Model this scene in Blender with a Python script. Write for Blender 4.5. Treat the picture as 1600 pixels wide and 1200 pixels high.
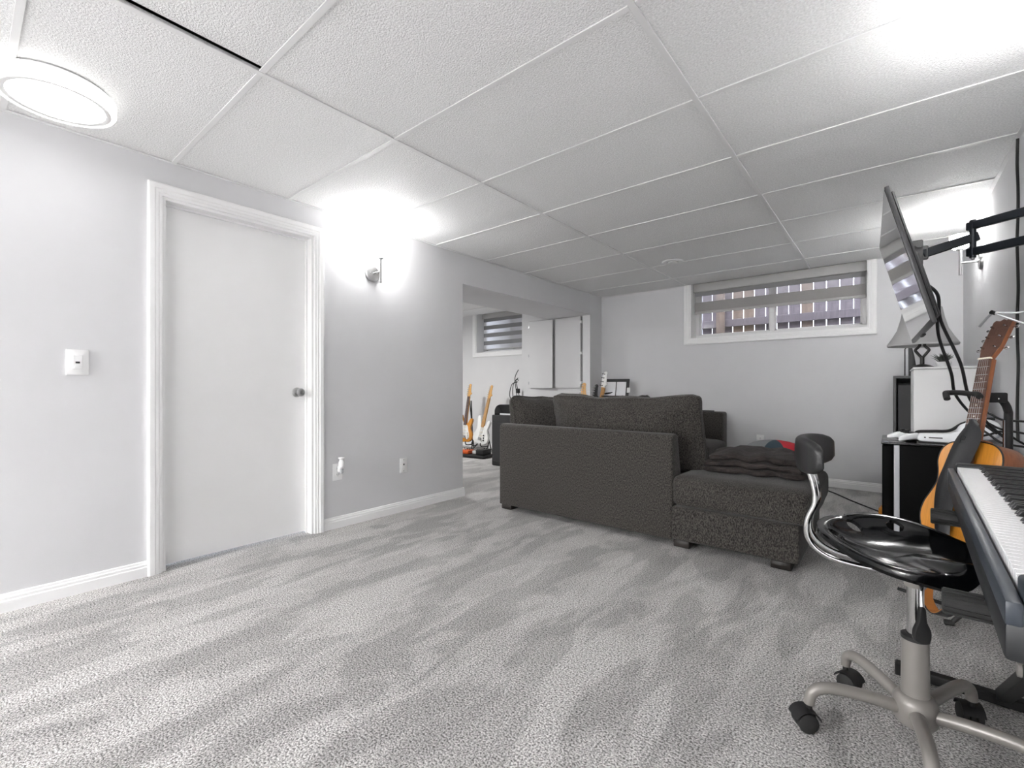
import bpy, bmesh, math, random
from mathutils import Vector, Matrix, noise
random.seed(7)
for o in list(bpy.data.objects): bpy.data.objects.remove(o)
SC = bpy.context.scene; C = SC.collection
PI = math.pi
# ------------------------------------------------------------------ camera
FPX, CY, EYE = 717.0, 606.0, 1.011
cam = bpy.data.cameras.new('camera'); cam.sensor_width = 36; cam.lens = FPX/1600*36
cam.shift_y = (CY-600)/1600; cam.clip_start = 0.02
camo = bpy.data.objects.new('camera', cam); C.objects.link(camo)
camo.location = (0, 0, EYE); camo.rotation_euler = (PI/2, 0, math.atan(591/717.0))
SC.camera = camo
# ------------------------------------------------------------------ world and exposure
W = bpy.data.worlds.new('world'); SC.world = W; W.use_nodes = True
W.node_tree.nodes['Background'].inputs[0].default_value = (0.80, 0.87, 1.0, 1)
W.node_tree.nodes['Background'].inputs[1].default_value = 1.9
SC.view_settings.view_transform = 'Standard'; SC.view_settings.look = 'None'
SC.view_settings.gamma = 1; SC.view_settings.use_curve_mapping = False
SC.view_settings.exposure = 2.6
CEIL_EMIT, FILL_EMIT, ROOM2_EMIT, RIM_EMIT, SCONCE_EMIT = 1.3, 150.0, 44.0, 0.3, 11.0

# ------------------------------------------------------------------ materials
def lin(c):
    return c/12.92 if c <= 0.04045 else ((c+0.055)/1.055)**2.4
def hexc(h):
    return tuple(lin(int(h[i:i+2], 16)/255) for i in (0, 2, 4)) + (1,)
def mat(name, col, rough=0.5, metal=0.0, var=0.0, vscale=30, bump=0.0, bscale=200, emit=0.0, coat=0.0,
        trans=0.0, stretch=None, spec=0.5, bdist=0.002, detail=3):
    m = bpy.data.materials.new(name); m.use_nodes = True
    nt = m.node_tree; b = nt.nodes['Principled BSDF']
    c = hexc(col) if isinstance(col, str) else col
    b.inputs['Base Color'].default_value = c
    b.inputs['Roughness'].default_value = rough; b.inputs['Metallic'].default_value = metal
    b.inputs['Specular IOR Level'].default_value = spec
    if coat: b.inputs['Coat Weight'].default_value = coat; b.inputs['Coat Roughness'].default_value = 0.05
    if trans: b.inputs['Transmission Weight'].default_value = trans
    if emit:
        b.inputs['Emission Color'].default_value = c; b.inputs['Emission Strength'].default_value = emit
    if var or bump:
        tc = nt.nodes.new('ShaderNodeTexCoord'); mp = nt.nodes.new('ShaderNodeMapping')
        nt.links.new(tc.outputs['Object'], mp.inputs[0])
        if stretch: mp.inputs['Scale'].default_value = stretch
    if var:
        n = nt.nodes.new('ShaderNodeTexNoise'); n.inputs['Scale'].default_value = vscale
        n.inputs['Detail'].default_value = detail
        nt.links.new(mp.outputs[0], n.inputs['Vector'])
        r = nt.nodes.new('ShaderNodeValToRGB'); r.color_ramp.elements[0].position = 0.3; r.color_ramp.elements[1].position = 0.7
        r.color_ramp.elements[0].color = tuple(max(0, x*(1-var)) for x in c[:3])+(1,)
        r.color_ramp.elements[1].color = tuple(min(1, x*(1+var)) for x in c[:3])+(1,)
        nt.links.new(n.outputs['Fac'], r.inputs[0]); nt.links.new(r.outputs[0], b.inputs['Base Color'])
    if bump:
        n2 = nt.nodes.new('ShaderNodeTexNoise'); n2.inputs['Scale'].default_value = bscale; n2.inputs['Detail'].default_value = 2
        nt.links.new(mp.outputs[0], n2.inputs['Vector'])
        bp = nt.nodes.new('ShaderNodeBump'); bp.inputs['Strength'].default_value = bump; bp.inputs['Distance'].default_value = bdist
        nt.links.new(n2.outputs['Fac'], bp.inputs['Height']); nt.links.new(bp.outputs[0], b.inputs['Normal'])
    return m

M = {}
M['wall'] = mat('wall_paint', 'd9d9db', 0.75, var=0.015, vscale=3, bump=0.12, bscale=350)
M['wall_lit'] = mat('wall_paint_lit', 'dcdcdd', 0.75, var=0.015, vscale=3, bump=0.12, bscale=350)  # wall paint lightened to stand for the second room's lamplight
M['white'] = mat('white_trim_paint', 'f4f4f4', 0.45)
M['door'] = mat('white_door_paint', 'f4f4f4', 0.5, var=0.01, vscale=4)
M['tile'] = mat('ceiling_tile', 'efefef', 0.7, var=0.12, vscale=130, bump=0.9, bscale=150, bdist=0.005)
M['tee'] = mat('ceiling_tee_paint', 'e8e8e8', 0.5)
M['dark'] = mat('dark_plenum', '202020', 0.9)
M['plate'] = mat('white_plastic', 'f0f0f0', 0.35)
M['slot'] = mat('dark_slot', '2a2a2a', 0.5)
M['chrome'] = mat('chrome', 'd0d0d0', 0.12, 1.0)
M['nickel'] = mat('brushed_nickel', 'b9b9b9', 0.3, 1.0)
M['gloss'] = mat('glossy_black_plastic', '07080a', 0.10, spec=0.35)
M['black'] = mat('matte_black', '141415', 0.55)
M['soft'] = mat('soft_black_vinyl', '1c1c1d', 0.42, bump=0.15, bscale=300)
M['rubber'] = mat('black_rubber', '1f1f1f', 0.7)
M['grey_metal'] = mat('grey_painted_metal', '8b8783', 0.38, 0.25)
M['lampon'] = mat('lit_diffuser', (1, 0.995, 0.985, 1), 0.5, emit=CEIL_EMIT)
M['lampfill'] = mat('fill_diffuser', (1, 0.995, 0.985, 1), 0.5, emit=FILL_EMIT)  # strong emission for the added fill lamps behind the camera
M['lamproom'] = mat('lit_diffuser_room', (1, 0.995, 0.985, 1), 0.5, emit=ROOM2_EMIT)
M['rimon'] = mat('glowing_rim', (1, 0.99, 0.97, 1), 0.5, emit=RIM_EMIT)
M['shadeon'] = mat('lit_glass_shade', (1, 0.995, 0.985, 1), 0.5, emit=SCONCE_EMIT)
M['screen'] = mat('tv_screen', '0a0a0b', 0.08, coat=1.0, spec=0.8)
M['bezel'] = mat('tv_bezel', '3a3a3b', 0.35)
M['tvback'] = mat('tv_back_plastic', '252526', 0.5)
M['mount'] = mat('mount_steel', '10151c', 0.4, 0.3)
M['wire'] = mat('cable_rubber', '101010', 0.5)
M['fridge'] = mat('fridge_black', '070707', 0.5, bump=0.05, bscale=80, spec=0.04)
M['silver'] = mat('silver_strip', 'b8babd', 0.3, 0.4)
M['wcab'] = mat('white_cabinet', 'e4e4e4', 0.4)
M['dgrey'] = mat('dark_grey_board', '2b2b2c', 0.45)
M['midgrey'] = mat('mid_grey_edge', '555555', 0.5)
M['shade'] = mat('lamp_shade_fabric', 'b4b4b4', 0.8, bump=0.1, bscale=400)
M['bronze'] = mat('dark_bronze', '3b3a39', 0.4, 0.5)
M['leaf'] = mat('dark_plant_leaf', '4a4f4a', 0.6, var=0.3, vscale=60)
M['pot'] = mat('white_pot', 'dcdcdc', 0.5)
M['spruce'] = mat('spruce_top', 'd08a30', 0.3, var=0.12, vscale=14, stretch=(12, 12, 0.8), coat=0.3)
M['mahog'] = mat('mahogany', '8a5230', 0.35, var=0.2, vscale=12, stretch=(8, 8, 1), coat=0.3)
M['rosew'] = mat('rosewood', '5b4036', 0.5, var=0.2, vscale=30, stretch=(8, 8, 1))
M['maple'] = mat('maple_neck', 'd9a765', 0.35, var=0.08, vscale=12, stretch=(6, 6, 1))
M['ivory'] = mat('ivory_plastic', 'e8e2d2', 0.4)
M['gwhite'] = mat('guitar_white', 'ededea', 0.2, coat=0.5)
M['gburst'] = mat('guitar_amber', 'd08a2a', 0.2, var=0.15, vscale=4, coat=0.5)
M['leather'] = mat('black_leather', '1b1c1f', 0.38, bump=0.2, bscale=250)
M['suede'] = mat('tan_suede', 'b87534', 0.8)
M['keyw'] = mat('white_key', 'e9e9ea', 0.3)
M['keyside'] = mat('key_front_wood', 'c9bfb8', 0.5)
M['keyb'] = mat('black_key', '161617', 0.35)
M['piano'] = mat('piano_body', '1e2022', 0.45)
M['piano_sheen'] = mat('piano_slip_sheen', '343a42', 0.35)  # blue-grey paints in the light reflected along the top edge
M['pcW'] = mat('controller_white', 'eef0f2', 0.35)
M['blue'] = mat('pedal_blue', '2f5f96', 0.4)
M['orange'] = mat('pedal_orange', 'd2591f', 0.4)
M['pwhite'] = mat('pedal_white', 'd9d9d6', 0.4)
M['paper'] = mat('paper', 'f1f1f4', 0.8)
M['yellow'] = mat('yellow_plastic', 'c9b92a', 0.5)
M['redcloth'] = mat('red_cloth', 'b2222e', 0.8)
M['tealcloth'] = mat('slate_blue_cloth', '2c3d47', 0.8)
M['greycloth'] = mat('grey_cloth', '77797b', 0.8)
M['soil'] = mat('ground_soil', '4d4f55', 0.9, var=0.3, vscale=20)
M['blind_grey'] = mat('blind_grey', 'a2a09e', 0.85, var=0.06, vscale=60, stretch=(1, 1, 12))
M['blind_cass'] = mat('blind_cassette', 'b9b8b7', 0.6)
M['boardw'] = mat('fence_wood', '5f575a', 0.85, var=0.25, vscale=9, stretch=(8, 8, 0.7))
M['boardw2'] = mat('fence_wood_brown', '6a5b50', 0.85, var=0.25, vscale=9, stretch=(8, 8, 0.7))
M['vinyl'] = mat('window_vinyl', 'e8e8e8', 0.4)

def mat_sheer():
    m = bpy.data.materials.new('sheer_mesh'); m.use_nodes = True; nt = m.node_tree
    out = nt.nodes['Material Output']; b = nt.nodes['Principled BSDF']
    b.inputs['Base Color'].default_value = hexc('d8d8dc'); b.inputs['Roughness'].default_value = 0.9
    t = nt.nodes.new('ShaderNodeBsdfTransparent'); mx = nt.nodes.new('ShaderNodeMixShader'); mx.inputs[0].default_value = 0.22
    nt.links.new(t.outputs[0], mx.inputs[1]); nt.links.new(b.outputs[0], mx.inputs[2]); nt.links.new(mx.outputs[0], out.inputs[0])
    return m
M['sheer'] = mat_sheer()
def mat_translucent(name, col, k):
    m = bpy.data.materials.new(name); m.use_nodes = True; nt = m.node_tree
    out = nt.nodes['Material Output']; b = nt.nodes['Principled BSDF']
    b.inputs['Base Color'].default_value = hexc(col); b.inputs['Roughness'].default_value = 0.9
    t = nt.nodes.new('ShaderNodeBsdfTranslucent'); t.inputs[0].default_value = hexc(col)
    mx = nt.nodes.new('ShaderNodeMixShader'); mx.inputs[0].default_value = k
    nt.links.new(b.outputs[0], mx.inputs[1]); nt.links.new(t.outputs[0], mx.inputs[2]); nt.links.new(mx.outputs[0], out.inputs[0])
    return m
M['sheer_white'] = mat_translucent('sheer_white_band', 'f4f4f4', 0.75)
M['blind_dark'] = mat('blind_dark_band', '8f8f90', 0.85)
def mat_glass():
    m = bpy.data.materials.new('window_glass'); m.use_nodes = True; nt = m.node_tree
    out = nt.nodes['Material Output']; nt.nodes.remove(nt.nodes['Principled BSDF'])
    t = nt.nodes.new('ShaderNodeBsdfTransparent'); g = nt.nodes.new('ShaderNodeBsdfGlossy'); g.inputs['Roughness'].default_value = 0.02
    f = nt.nodes.new('ShaderNodeFresnel'); f.inputs['IOR'].default_value = 1.45
    mx = nt.nodes.new('ShaderNodeMixShader')
    nt.links.new(f.outputs[0], mx.inputs[0]); nt.links.new(t.outputs[0], mx.inputs[1]); nt.links.new(g.outputs[0], mx.inputs[2]); nt.links.new(mx.outputs[0], out.inputs[0])
    return m
M['glass'] = mat_glass()

def mat_carpet():
    m = bpy.data.materials.new('carpet_pile'); m.use_nodes = True; nt = m.node_tree; b = nt.nodes['Principled BSDF']
    b.inputs['Roughness'].default_value = 0.95; b.inputs['Specular IOR Level'].default_value = 0.1
    N = nt.nodes.new; L = nt.links.new
    tc = N('ShaderNodeTexCoord')
    n1 = N('ShaderNodeTexNoise'); n1.inputs['Scale'].default_value = 165; n1.inputs['Detail'].default_value = 3.5; n1.inputs['Roughness'].default_value = 0.65
    L(tc.outputs['Object'], n1.inputs['Vector'])
    r1 = N('ShaderNodeValToRGB'); e = r1.color_ramp.elements
    e[0].position = 0.36; e[0].color = hexc('5f5d5b'); e[1].position = 0.62; e[1].color = hexc('f0eeec')
    L(n1.outputs['Fac'], r1.inputs[0])
    # vacuum strokes: the pile lies in broad combed streaks
    def strokes(rot, sc, scale, lo, p0, p1):
        mp = N('ShaderNodeMapping'); mp.inputs['Rotation'].default_value = (0, 0, math.radians(rot)); mp.inputs['Scale'].default_value = sc
        L(tc.outputs['Object'], mp.inputs[0])
        n2 = N('ShaderNodeTexNoise'); n2.inputs['Scale'].default_value = scale; n2.inputs['Detail'].default_value = 4; n2.inputs['Distortion'].default_value = 0.5
        L(mp.outputs[0], n2.inputs['Vector'])
        r2 = N('ShaderNodeValToRGB'); e = r2.color_ramp.elements
        e[0].position = p0; e[0].color = (lo, lo, lo, 1); e[1].position = p1; e[1].color = (1, 1, 1, 1)
        L(n2.outputs['Fac'], r2.inputs[0]); return r2.outputs[0]
    sa = strokes(-6, (3.0, 0.95, 1), 1.9, 0.80, 0.455, 0.515); sb = strokes(62, (2.6, 1.0, 1), 1.7, 0.88, 0.46, 0.53)
    m0 = N('ShaderNodeMix'); m0.data_type = 'RGBA'; m0.blend_type = 'MULTIPLY'; m0.inputs[0].default_value = 1
    L(sa, m0.inputs[6]); L(sb, m0.inputs[7])
    mx = N('ShaderNodeMix'); mx.data_type = 'RGBA'; mx.blend_type = 'MULTIPLY'; mx.inputs[0].default_value = 1
    L(r1.outputs[0], mx.inputs[6]); L(m0.outputs[2], mx.inputs[7]); L(mx.outputs[2], b.inputs['Base Color'])
    bp = N('ShaderNodeBump'); bp.inputs['Strength'].default_value = 0.8; bp.inputs['Distance'].default_value = 0.008
    L(n1.outputs['Fac'], bp.inputs['Height']); L(bp.outputs[0], b.inputs['Normal'])
    return m
M['carpet'] = mat_carpet()

def mat_sofa():
    m = bpy.data.materials.new('charcoal_tweed'); m.use_nodes = True; nt = m.node_tree; b = nt.nodes['Principled BSDF']
    b.inputs['Roughness'].default_value = 0.9; b.inputs['Specular IOR Level'].default_value = 0.2
    b.inputs['Sheen Weight'].default_value = 0.15
    N = nt.nodes.new; L = nt.links.new
    tc = N('ShaderNodeTexCoord'); mp = N('ShaderNodeMapping'); mp.inputs['Scale'].default_value = (1, 1, 0.45)
    L(tc.outputs['Object'], mp.inputs[0])
    n1 = N('ShaderNodeTexNoise'); n1.inputs['Scale'].default_value = 220; n1.inputs['Detail'].default_value = 2
    L(mp.outputs[0], n1.inputs['Vector'])
    r1 = N('ShaderNodeValToRGB'); e = r1.color_ramp.elements
    e[0].position = 0.36; e[0].color = hexc('201e1c'); e[1].position = 0.68; e[1].color = hexc('56524e')
    L(n1.outputs['Fac'], r1.inputs[0]); L(r1.outputs[0], b.inputs['Base Color'])
    bp = N('ShaderNodeBump'); bp.inputs['Strength'].default_value = 0.35; bp.inputs['Distance'].default_value = 0.002
    L(n1.outputs['Fac'], bp.inputs['Height']); L(bp.outputs[0], b.inputs['Normal'])
    return m
M['sofa'] = mat_sofa()
M['foot'] = mat('dark_wood_foot', '241f1c', 0.5)
M['fur'] = mat('dark_brown_plush', '2a2321', 0.8, var=0.7, vscale=17, bump=0.8, bscale=60, bdist=0.008, stretch=(1, 3, 3))  # lighter streaks in the colour stand in for glossy highlights
M['fur'].node_tree.nodes['Principled BSDF'].inputs['Sheen Weight'].default_value = 0.04

# ------------------------------------------------------------------ mesh helpers
def T(x, y, z): return Matrix.Translation((x, y, z))
def RZ(a): return Matrix.Rotation(a, 4, 'Z')
def RX(a): return Matrix.Rotation(a, 4, 'X')
def RY(a): return Matrix.Rotation(a, 4, 'Y')
def frame(o, x, y, z):
    m = Matrix.Identity(4)
    for i, v in enumerate((x, y, z, o)):
        for k in range(3): m[k][i] = v[k]
    return m
class MB:
    def __init__(s): s.bm = bmesh.new()
    def box(s, lo, hi, bev=0.0, seg=2, mtx=None):
        lo, hi = Vector(lo), Vector(hi); c = (lo+hi)/2; d = hi-lo
        b = bmesh.new(); bmesh.ops.create_cube(b, size=1)
        for v in b.verts: v.co = Vector((v.co.x*d.x, v.co.y*d.y, v.co.z*d.z))+c
        if bev: bmesh.ops.bevel(b, geom=list(b.edges), offset=bev, segments=seg, affect='EDGES', profile=0.5)
        return s._add(b, mtx)
    def _add(s, b, mtx=None):
        if mtx is not None: bmesh.ops.transform(b, matrix=mtx, verts=b.verts)
        me = bpy.data.meshes.new('tmp'); b.to_mesh(me); b.free(); s.bm.from_mesh(me); bpy.data.meshes.remove(me)
        return s
    def tube(s, pts, r, n=10, cap=True, closed=False, mtx=None):
        pts = [Vector(p) for p in pts]; b = bmesh.new(); k = len(pts)
        rr = r if isinstance(r, (list, tuple)) else [r]*k
        t0 = (pts[1]-pts[0]).normalized()
        up = Vector((0, 0, 1)) if abs(t0.z) < 0.9 else Vector((1, 0, 0))
        nrm = t0.cross(up).normalized(); rings = []
        for i in range(k):
            if closed: t = (pts[(i+1) % k]-pts[i-1]).normalized()
            elif i == 0: t = t0
            elif i == k-1: t = (pts[i]-pts[i-1]).normalized()
            else: t = ((pts[i+1]-pts[i]).normalized()+(pts[i]-pts[i-1]).normalized()).normalized()
            nrm = (nrm - t*nrm.dot(t)).normalized(); bn = t.cross(nrm)
            rings.append([b.verts.new(pts[i]+(nrm*math.cos(2*PI*j/n)+bn*math.sin(2*PI*j/n))*rr[i]) for j in range(n)])
        for i in range(k if closed else k-1):
            A, B = rings[i], rings[(i+1) % k]
            for j in range(n): b.faces.new((A[j], A[(j+1) % n], B[(j+1) % n], B[j]))
        if cap and not closed:
            b.faces.new(rings[0][::-1]); b.faces.new(rings[-1])
        bmesh.ops.recalc_face_normals(b, faces=b.faces)
        return s._add(b, mtx)
    def lathe(s, prof, n=32, mtx=None, close=True):
        b = bmesh.new(); rings = []
        for r, z in prof:
            if r < 1e-6: rings.append([b.verts.new((0, 0, z))])
            else: rings.append([b.verts.new((r*math.cos(2*PI*j/n), r*math.sin(2*PI*j/n), z)) for j in range(n)])
        for A, B in zip(rings[:-1], rings[1:]):
            for j in range(n):
                q = (j+1) % n
                if len(A) == 1 and len(B) == 1: continue
                if len(A) == 1: b.faces.new((A[0], B[q], B[j]))
                elif len(B) == 1: b.faces.new((A[j], A[q], B[0]))
                else: b.faces.new((A[j], A[q], B[q], B[j]))
        bmesh.ops.recalc_face_normals(b, faces=b.faces)
        return s._add(b, mtx)
    def prism(s, pts, t0, t1, mtx=None, bev=0.0):
        """outline in local x,z extruded along y from t0 to t1"""
        b = bmesh.new()
        A = [b.verts.new((p[0], t0, p[1])) for p in pts]; B = [b.verts.new((p[0], t1, p[1])) for p in pts]
        n = len(pts)
        b.faces.new(A); b.faces.new(B[::-1])
        for i in range(n): b.faces.new((A[i], B[i], B[(i+1) % n], A[(i+1) % n]))
        bmesh.ops.recalc_face_normals(b, faces=b.faces)
        if bev:
            es = [e for e in b.edges if abs(e.verts[0].co.y-e.verts[1].co.y) < 1e-6]
            bmesh.ops.bevel(b, geom=es, offset=bev, segments=2, affect='EDGES', profile=0.5)
        return s._add(b, mtx)
    def cushion(s, w, d, h, r, bulge=(0, 0, 0), cuts=13, nz=0.0, ns=4.0, mtx=None, seed=0, fn=None):
        b = bmesh.new(); bmesh.ops.create_cube(b, size=2)
        bmesh.ops.subdivide_edges(b, edges=b.edges, cuts=cuts, use_grid_fill=True)
        H = Vector((w/2, d/2, h/2))
        for v in b.verts:
            p = v.co.copy()
            q = Vector((p.x*H.x, p.y*H.y, p.z*H.z))
            inner = Vector([max(-H[i]+r, min(H[i]-r, q[i])) for i in range(3)])
            dv = q-inner
            if dv.length > 1e-9: q = inner+dv.normalized()*r*min(1, max(abs(dv.x), abs(dv.y), abs(dv.z))/r)
            fx, fy, fz = 1-p.x**2, 1-p.y**2, 1-p.z**2
            q.x += math.copysign(bulge[0]*fy*fz, p.x) if abs(p.x) > 0.01 else 0
            q.y += math.copysign(bulge[1]*fx*fz, p.y) if abs(p.y) > 0.01 else 0
            q.z += math.copysign(bulge[2]*fx*fy, p.z) if abs(p.z) > 0.01 else 0
            if nz:
                nn = noise.noise_vector(q*ns+Vector((seed*7.3, seed*3.1, seed)))
                q += nn*nz
            if fn: q = fn(q, p)
            v.co = q
        return s._add(b, mtx)
    def grid(s, fn, nu, nv, thick=0.0, closeu=False, mtx=None):
        b = bmesh.new()
        V = [[b.verts.new(fn(i/(nu-1), j/(nv-1))) for j in range(nv)] for i in range(nu)]
        for i in range(nu-1):
            for j in range(nv-1): b.faces.new((V[i][j], V[i+1][j], V[i+1][j+1], V[i][j+1]))
        bmesh.ops.recalc_face_normals(b, faces=b.faces)
        if thick: bmesh.ops.solidify(b, geom=list(b.faces), thickness=thick)
        return s._add(b, mtx)
    def sphere(s, c, r, mtx=None, seg=14):
        b = bmesh.new(); bmesh.ops.create_uvsphere(b, u_segments=seg, v_segments=seg//2+1, radius=1)
        rr = r if isinstance(r, (tuple, list)) else (r, r, r)
        for v in b.verts: v.co = Vector((v.co.x*rr[0], v.co.y*rr[1], v.co.z*rr[2]))+Vector(c)
        return s._add(b, mtx)
    def build(s, name, m, parent=None, smooth=True, ang=40, label=None):
        me = bpy.data.meshes.new(name); s.bm.to_mesh(me); s.bm.free()
        me.materials.append(M[m] if isinstance(m, str) else m)
        if smooth:
            me.polygons.foreach_set('use_smooth', [True]*len(me.polygons))
            me.set_sharp_from_angle(angle=math.radians(ang))
        o = bpy.data.objects.new(name, me); C.objects.link(o)
        if parent: o.parent = parent
        if label: o['label'] = label
        return o
def tag(o, label, cat, group=None, kind=None):
    o['label'] = label; o['category'] = cat
    if group: o['group'] = group
    if kind: o['kind'] = kind
    return o
def thing(name, label, cat, mtx=None, group=None, kind=None):
    o = bpy.data.objects.new(name, None); C.objects.link(o); o.empty_display_size = 0.05
    if mtx is not None: o.matrix_world = mtx
    return tag(o, label, cat, group, kind)
def share(o, name=None, parent=None, mtx=None):
    c = o.copy(); C.objects.link(c)
    if name: c.name = name
    if parent is not None: c.parent = parent
    if mtx is not None: c.matrix_local = mtx
    return c
def spline(pts, n=6, closed=True):
    out = []; k = len(pts); P = [Vector(p) for p in pts]
    rng = range(k) if closed else range(k-1)
    for i in rng:
        if closed: a, b, c, d = P[i-1], P[i], P[(i+1) % k], P[(i+2) % k]
        else: a, b, c, d = P[max(i-1, 0)], P[i], P[i+1], P[min(i+2, k-1)]
        for j in range(n):
            t = j/n
            out.append(0.5*((2*b)+(c-a)*t+(2*a-5*b+4*c-d)*t*t+(3*b-a-3*c+d)*t**3))
    if not closed: out.append(P[-1])
    return out
def arc(c, r, a0, a1, n=8):
    return [(c[0]+r*math.cos(a0+(a1-a0)*i/n), c[1]+r*math.sin(a0+(a1-a0)*i/n)) for i in range(n+1)]
def molding(path, prof, M4, closed=False):
    """path: 2D points (s, z) in the wall plane; prof: (offset to the left of travel, protrusion); M4 maps (s, out, z)"""
    b = bmesh.new(); k = len(path); rings = []
    P = [Vector(p) for p in path]
    for i in range(k):
        dirs = []
        if i > 0 or closed: dirs.append((P[i]-P[i-1]).normalized())
        if i < k-1 or closed: dirs.append((P[(i+1) % k]-P[i]).normalized())
        ns = [Vector((-d.y, d.x)) for d in dirs]
        nn = ns[0] if len(ns) == 1 else (ns[0]+ns[1])/(1+ns[0].dot(ns[1]))
        rings.append([b.verts.new(M4 @ Vector((P[i].x+nn.x*a, t, P[i].y+nn.y*a))) for a, t in prof])
    n = len(prof)
    for i in range(k if closed else k-1):
        A, B = rings[i], rings[(i+1) % k]
        for j in range(n): b.faces.new((A[j], A[(j+1) % n], B[(j+1) % n], B[j]))
    if not closed: b.faces.new(rings[0][::-1]); b.faces.new(rings[-1])
    bmesh.ops.recalc_face_normals(b, faces=b.faces)
    return b
def mold_obj(name, path, prof, M4, m='white', closed=False, parent=None):
    mb = MB(); mb._add(molding(path, prof, M4, closed)); return mb.build(name, m, parent, ang=25)

# ------------------------------------------------------------------ the room
XL, XR, YB, YF, ZC = -3.084, 0.5, 5.69, -4.6, 2.26
XL2 = -6.9          # far side of the second room
TOP = 2.55
def struct(name, mb, m, label, cat, parent=None):
    o = mb.build(name, m, parent, smooth=False)
    if parent is None: tag(o, label, cat, kind='structure')
    return o
f = MB().box((XL2-.15, YF-.15, -.06), (XR+.15, YB+.3, 0))
struct('floor', f, 'carpet', 'speckled grey carpet with vacuum streaks', 'carpet')
# left wall, with door hole and wide opening
DY0, DY1, DZ = 0.722, 1.582, 2.062
OY0, OY1, OZ = 3.017, 5.376, 1.984
w = MB()
t = 0.12
w.box((XL-t, YF-.15, 0), (XL, DY0, TOP)); w.box((XL-t, DY0, DZ), (XL, DY1, TOP)); w.box((XL-t, DY1, 0), (XL, OY0, TOP))
struct('wall_left', w, 'wall', 'grey painted wall with the white door', 'wall')
w = MB().box((XL-.664, OY0-.5, OZ), (XL-t, OY0, TOP)); w.box((XL-.664, OY0, OZ), (XL, OY1, TOP))
struct('wall_header', w, 'wall', 'grey bulkhead over the wide opening beyond the door', 'wall')
XCL = -4.24
w = MB().box((XCL, OY1, 0), (XL, YB, TOP))
struct('wall_closet', w, 'wall_lit', 'lit-toned wall with flat cabinet doors beside the opening', 'wall')
# back wall with two window holes
H1 = (-1.883, -0.164, 1.60, 2.30); H2 = (-5.49, -4.26, 1.60, 2.30)
WT = 0.28
w = MB()
w.box((XL2-.15, YB, 0), (H2[0], YB+WT, TOP)); w.box((H2[0], YB, 0), (H2[1], YB+WT, H2[2])); w.box((H2[0], YB, H2[3]), (H2[1], YB+WT, TOP))
w.box((H2[1], YB, 0), (XL-.06, YB+WT, TOP))
struct('wall_back_of_second_room', w, 'wall_lit', 'lit-toned wall behind the two electric guitars', 'wall')
w = MB()
w.box((XL-.06, YB, 0), (H1[0], YB+WT, TOP)); w.box((H1[0], YB, 0), (H1[1], YB+WT, H1[2])); w.box((H1[0], YB, H1[3]), (H1[1], YB+WT, TOP))
w.box((H1[1], YB, 0), (XR+.15, YB+WT, TOP))
struct('wall_back', w, 'wall', 'grey painted wall with the wide fence-view window', 'wall')
w = MB().box((XR, YF-.15, 0), (XR+.15, YB, TOP))
struct('wall_right', w, 'wall', 'grey painted wall behind the piano and television', 'wall')
w = MB().box((XL-t, YF-.15, 0), (XR, YF, TOP))
struct('wall_front', w, 'wall', 'grey painted wall behind the viewer', 'wall')
w = MB().box((XL2-.15, 2.0, 0), (XL2, YB, TOP)); w.box((XL2, 2.0, 0), (XL-t, 2.15, TOP))
struct('wall_second_room', w, 'wall_lit', 'lit-toned side walls of the guitar room', 'wall')

# ceiling: slab above, tees and tiles hang under it
sl = MB().box((XL2-.15, YF-.15, TOP), (XR+.15, YB+WT, TOP+.05))
ceil = struct('ceiling', sl, 'dark', 'suspended ceiling of textured white tiles', 'ceiling')
MX = [-1.93, -0.65]
YL = [0.135+0.637*k for k in range(-8, 9)]
TW = 0.024
def tile_mesh(w, d):
    b = MB().box((-w/2, -d/2, 0), (w/2, d/2, 0.016)); return b
cache = {}
def put_tile(x0, x1, y0, y1, z=ZC+.004, rot=None, par=None):
    key = (round(x1-x0, 3), round(y1-y0, 3))
    m = T((x0+x1)/2, (y0+y1)/2, z)
    if rot is not None: m = m @ rot
    if key not in cache:
        o = tile_mesh(x1-x0, y1-y0).build('ceiling_tile', 'tile', ceil, smooth=False); cache[key] = o
        o.matrix_local = m
    else: o = share(cache[key], 'ceiling_tile', ceil, m)
    return o
xs = [XL+.002]+MX+[XR-.002]
ys = [YF]+[y for y in YL if YF+.1 < y < YB-.05]+[YB-.002]
for i in range(3):
    for j in range(len(ys)-1):
        x0, x1, y0, y1 = xs[i]+.003, xs[i+1]-.003, ys[j]+.003, ys[j+1]-.003
        if i == 1 and abs(ys[j]-0.135) < .01:      # the tile that sits askew and leaves a black gap
            put_tile(x0+.023, x1+.004, y0, y1, z=ZC+.012)
        else: put_tile(x0, x1, y0, y1)
def tee(lo, hi, name='ceiling_tee'):
    MB().box(lo, hi, 0.001, 1).build(name, 'tee', ceil, smooth=False)
for x in MX: tee((x-TW/2, YF, ZC-.003), (x+TW/2, YB, ZC+.003), 'main_tee')
for y in ys[1:-1]:
    tee((XL, y-TW/2, ZC-.002), (MX[0]-TW/2, y+TW/2, ZC+.003), 'cross_tee')
    tee((MX[0]+TW/2, y-TW/2, ZC-.002), (MX[1]-TW/2, y+TW/2, ZC+.003), 'cross_tee')
    tee((MX[1]+TW/2, y-TW/2, ZC-.002), (XR, y+TW/2, ZC+.003), 'cross_tee')
tee((XL, YF, ZC-.003), (XL+.02, YB, ZC+.002), 'wall_angle'); tee((XR-.02, YF, ZC-.003), (XR, YB, ZC+.002), 'wall_angle')
tee((XL+.02, YB-.02, ZC-.003), (H1[0], YB, ZC+.002), 'wall_angle'); tee((H1[1], YB-.02, ZC-.003), (XR-.02, YB, ZC+.002), 'wall_angle')
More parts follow.
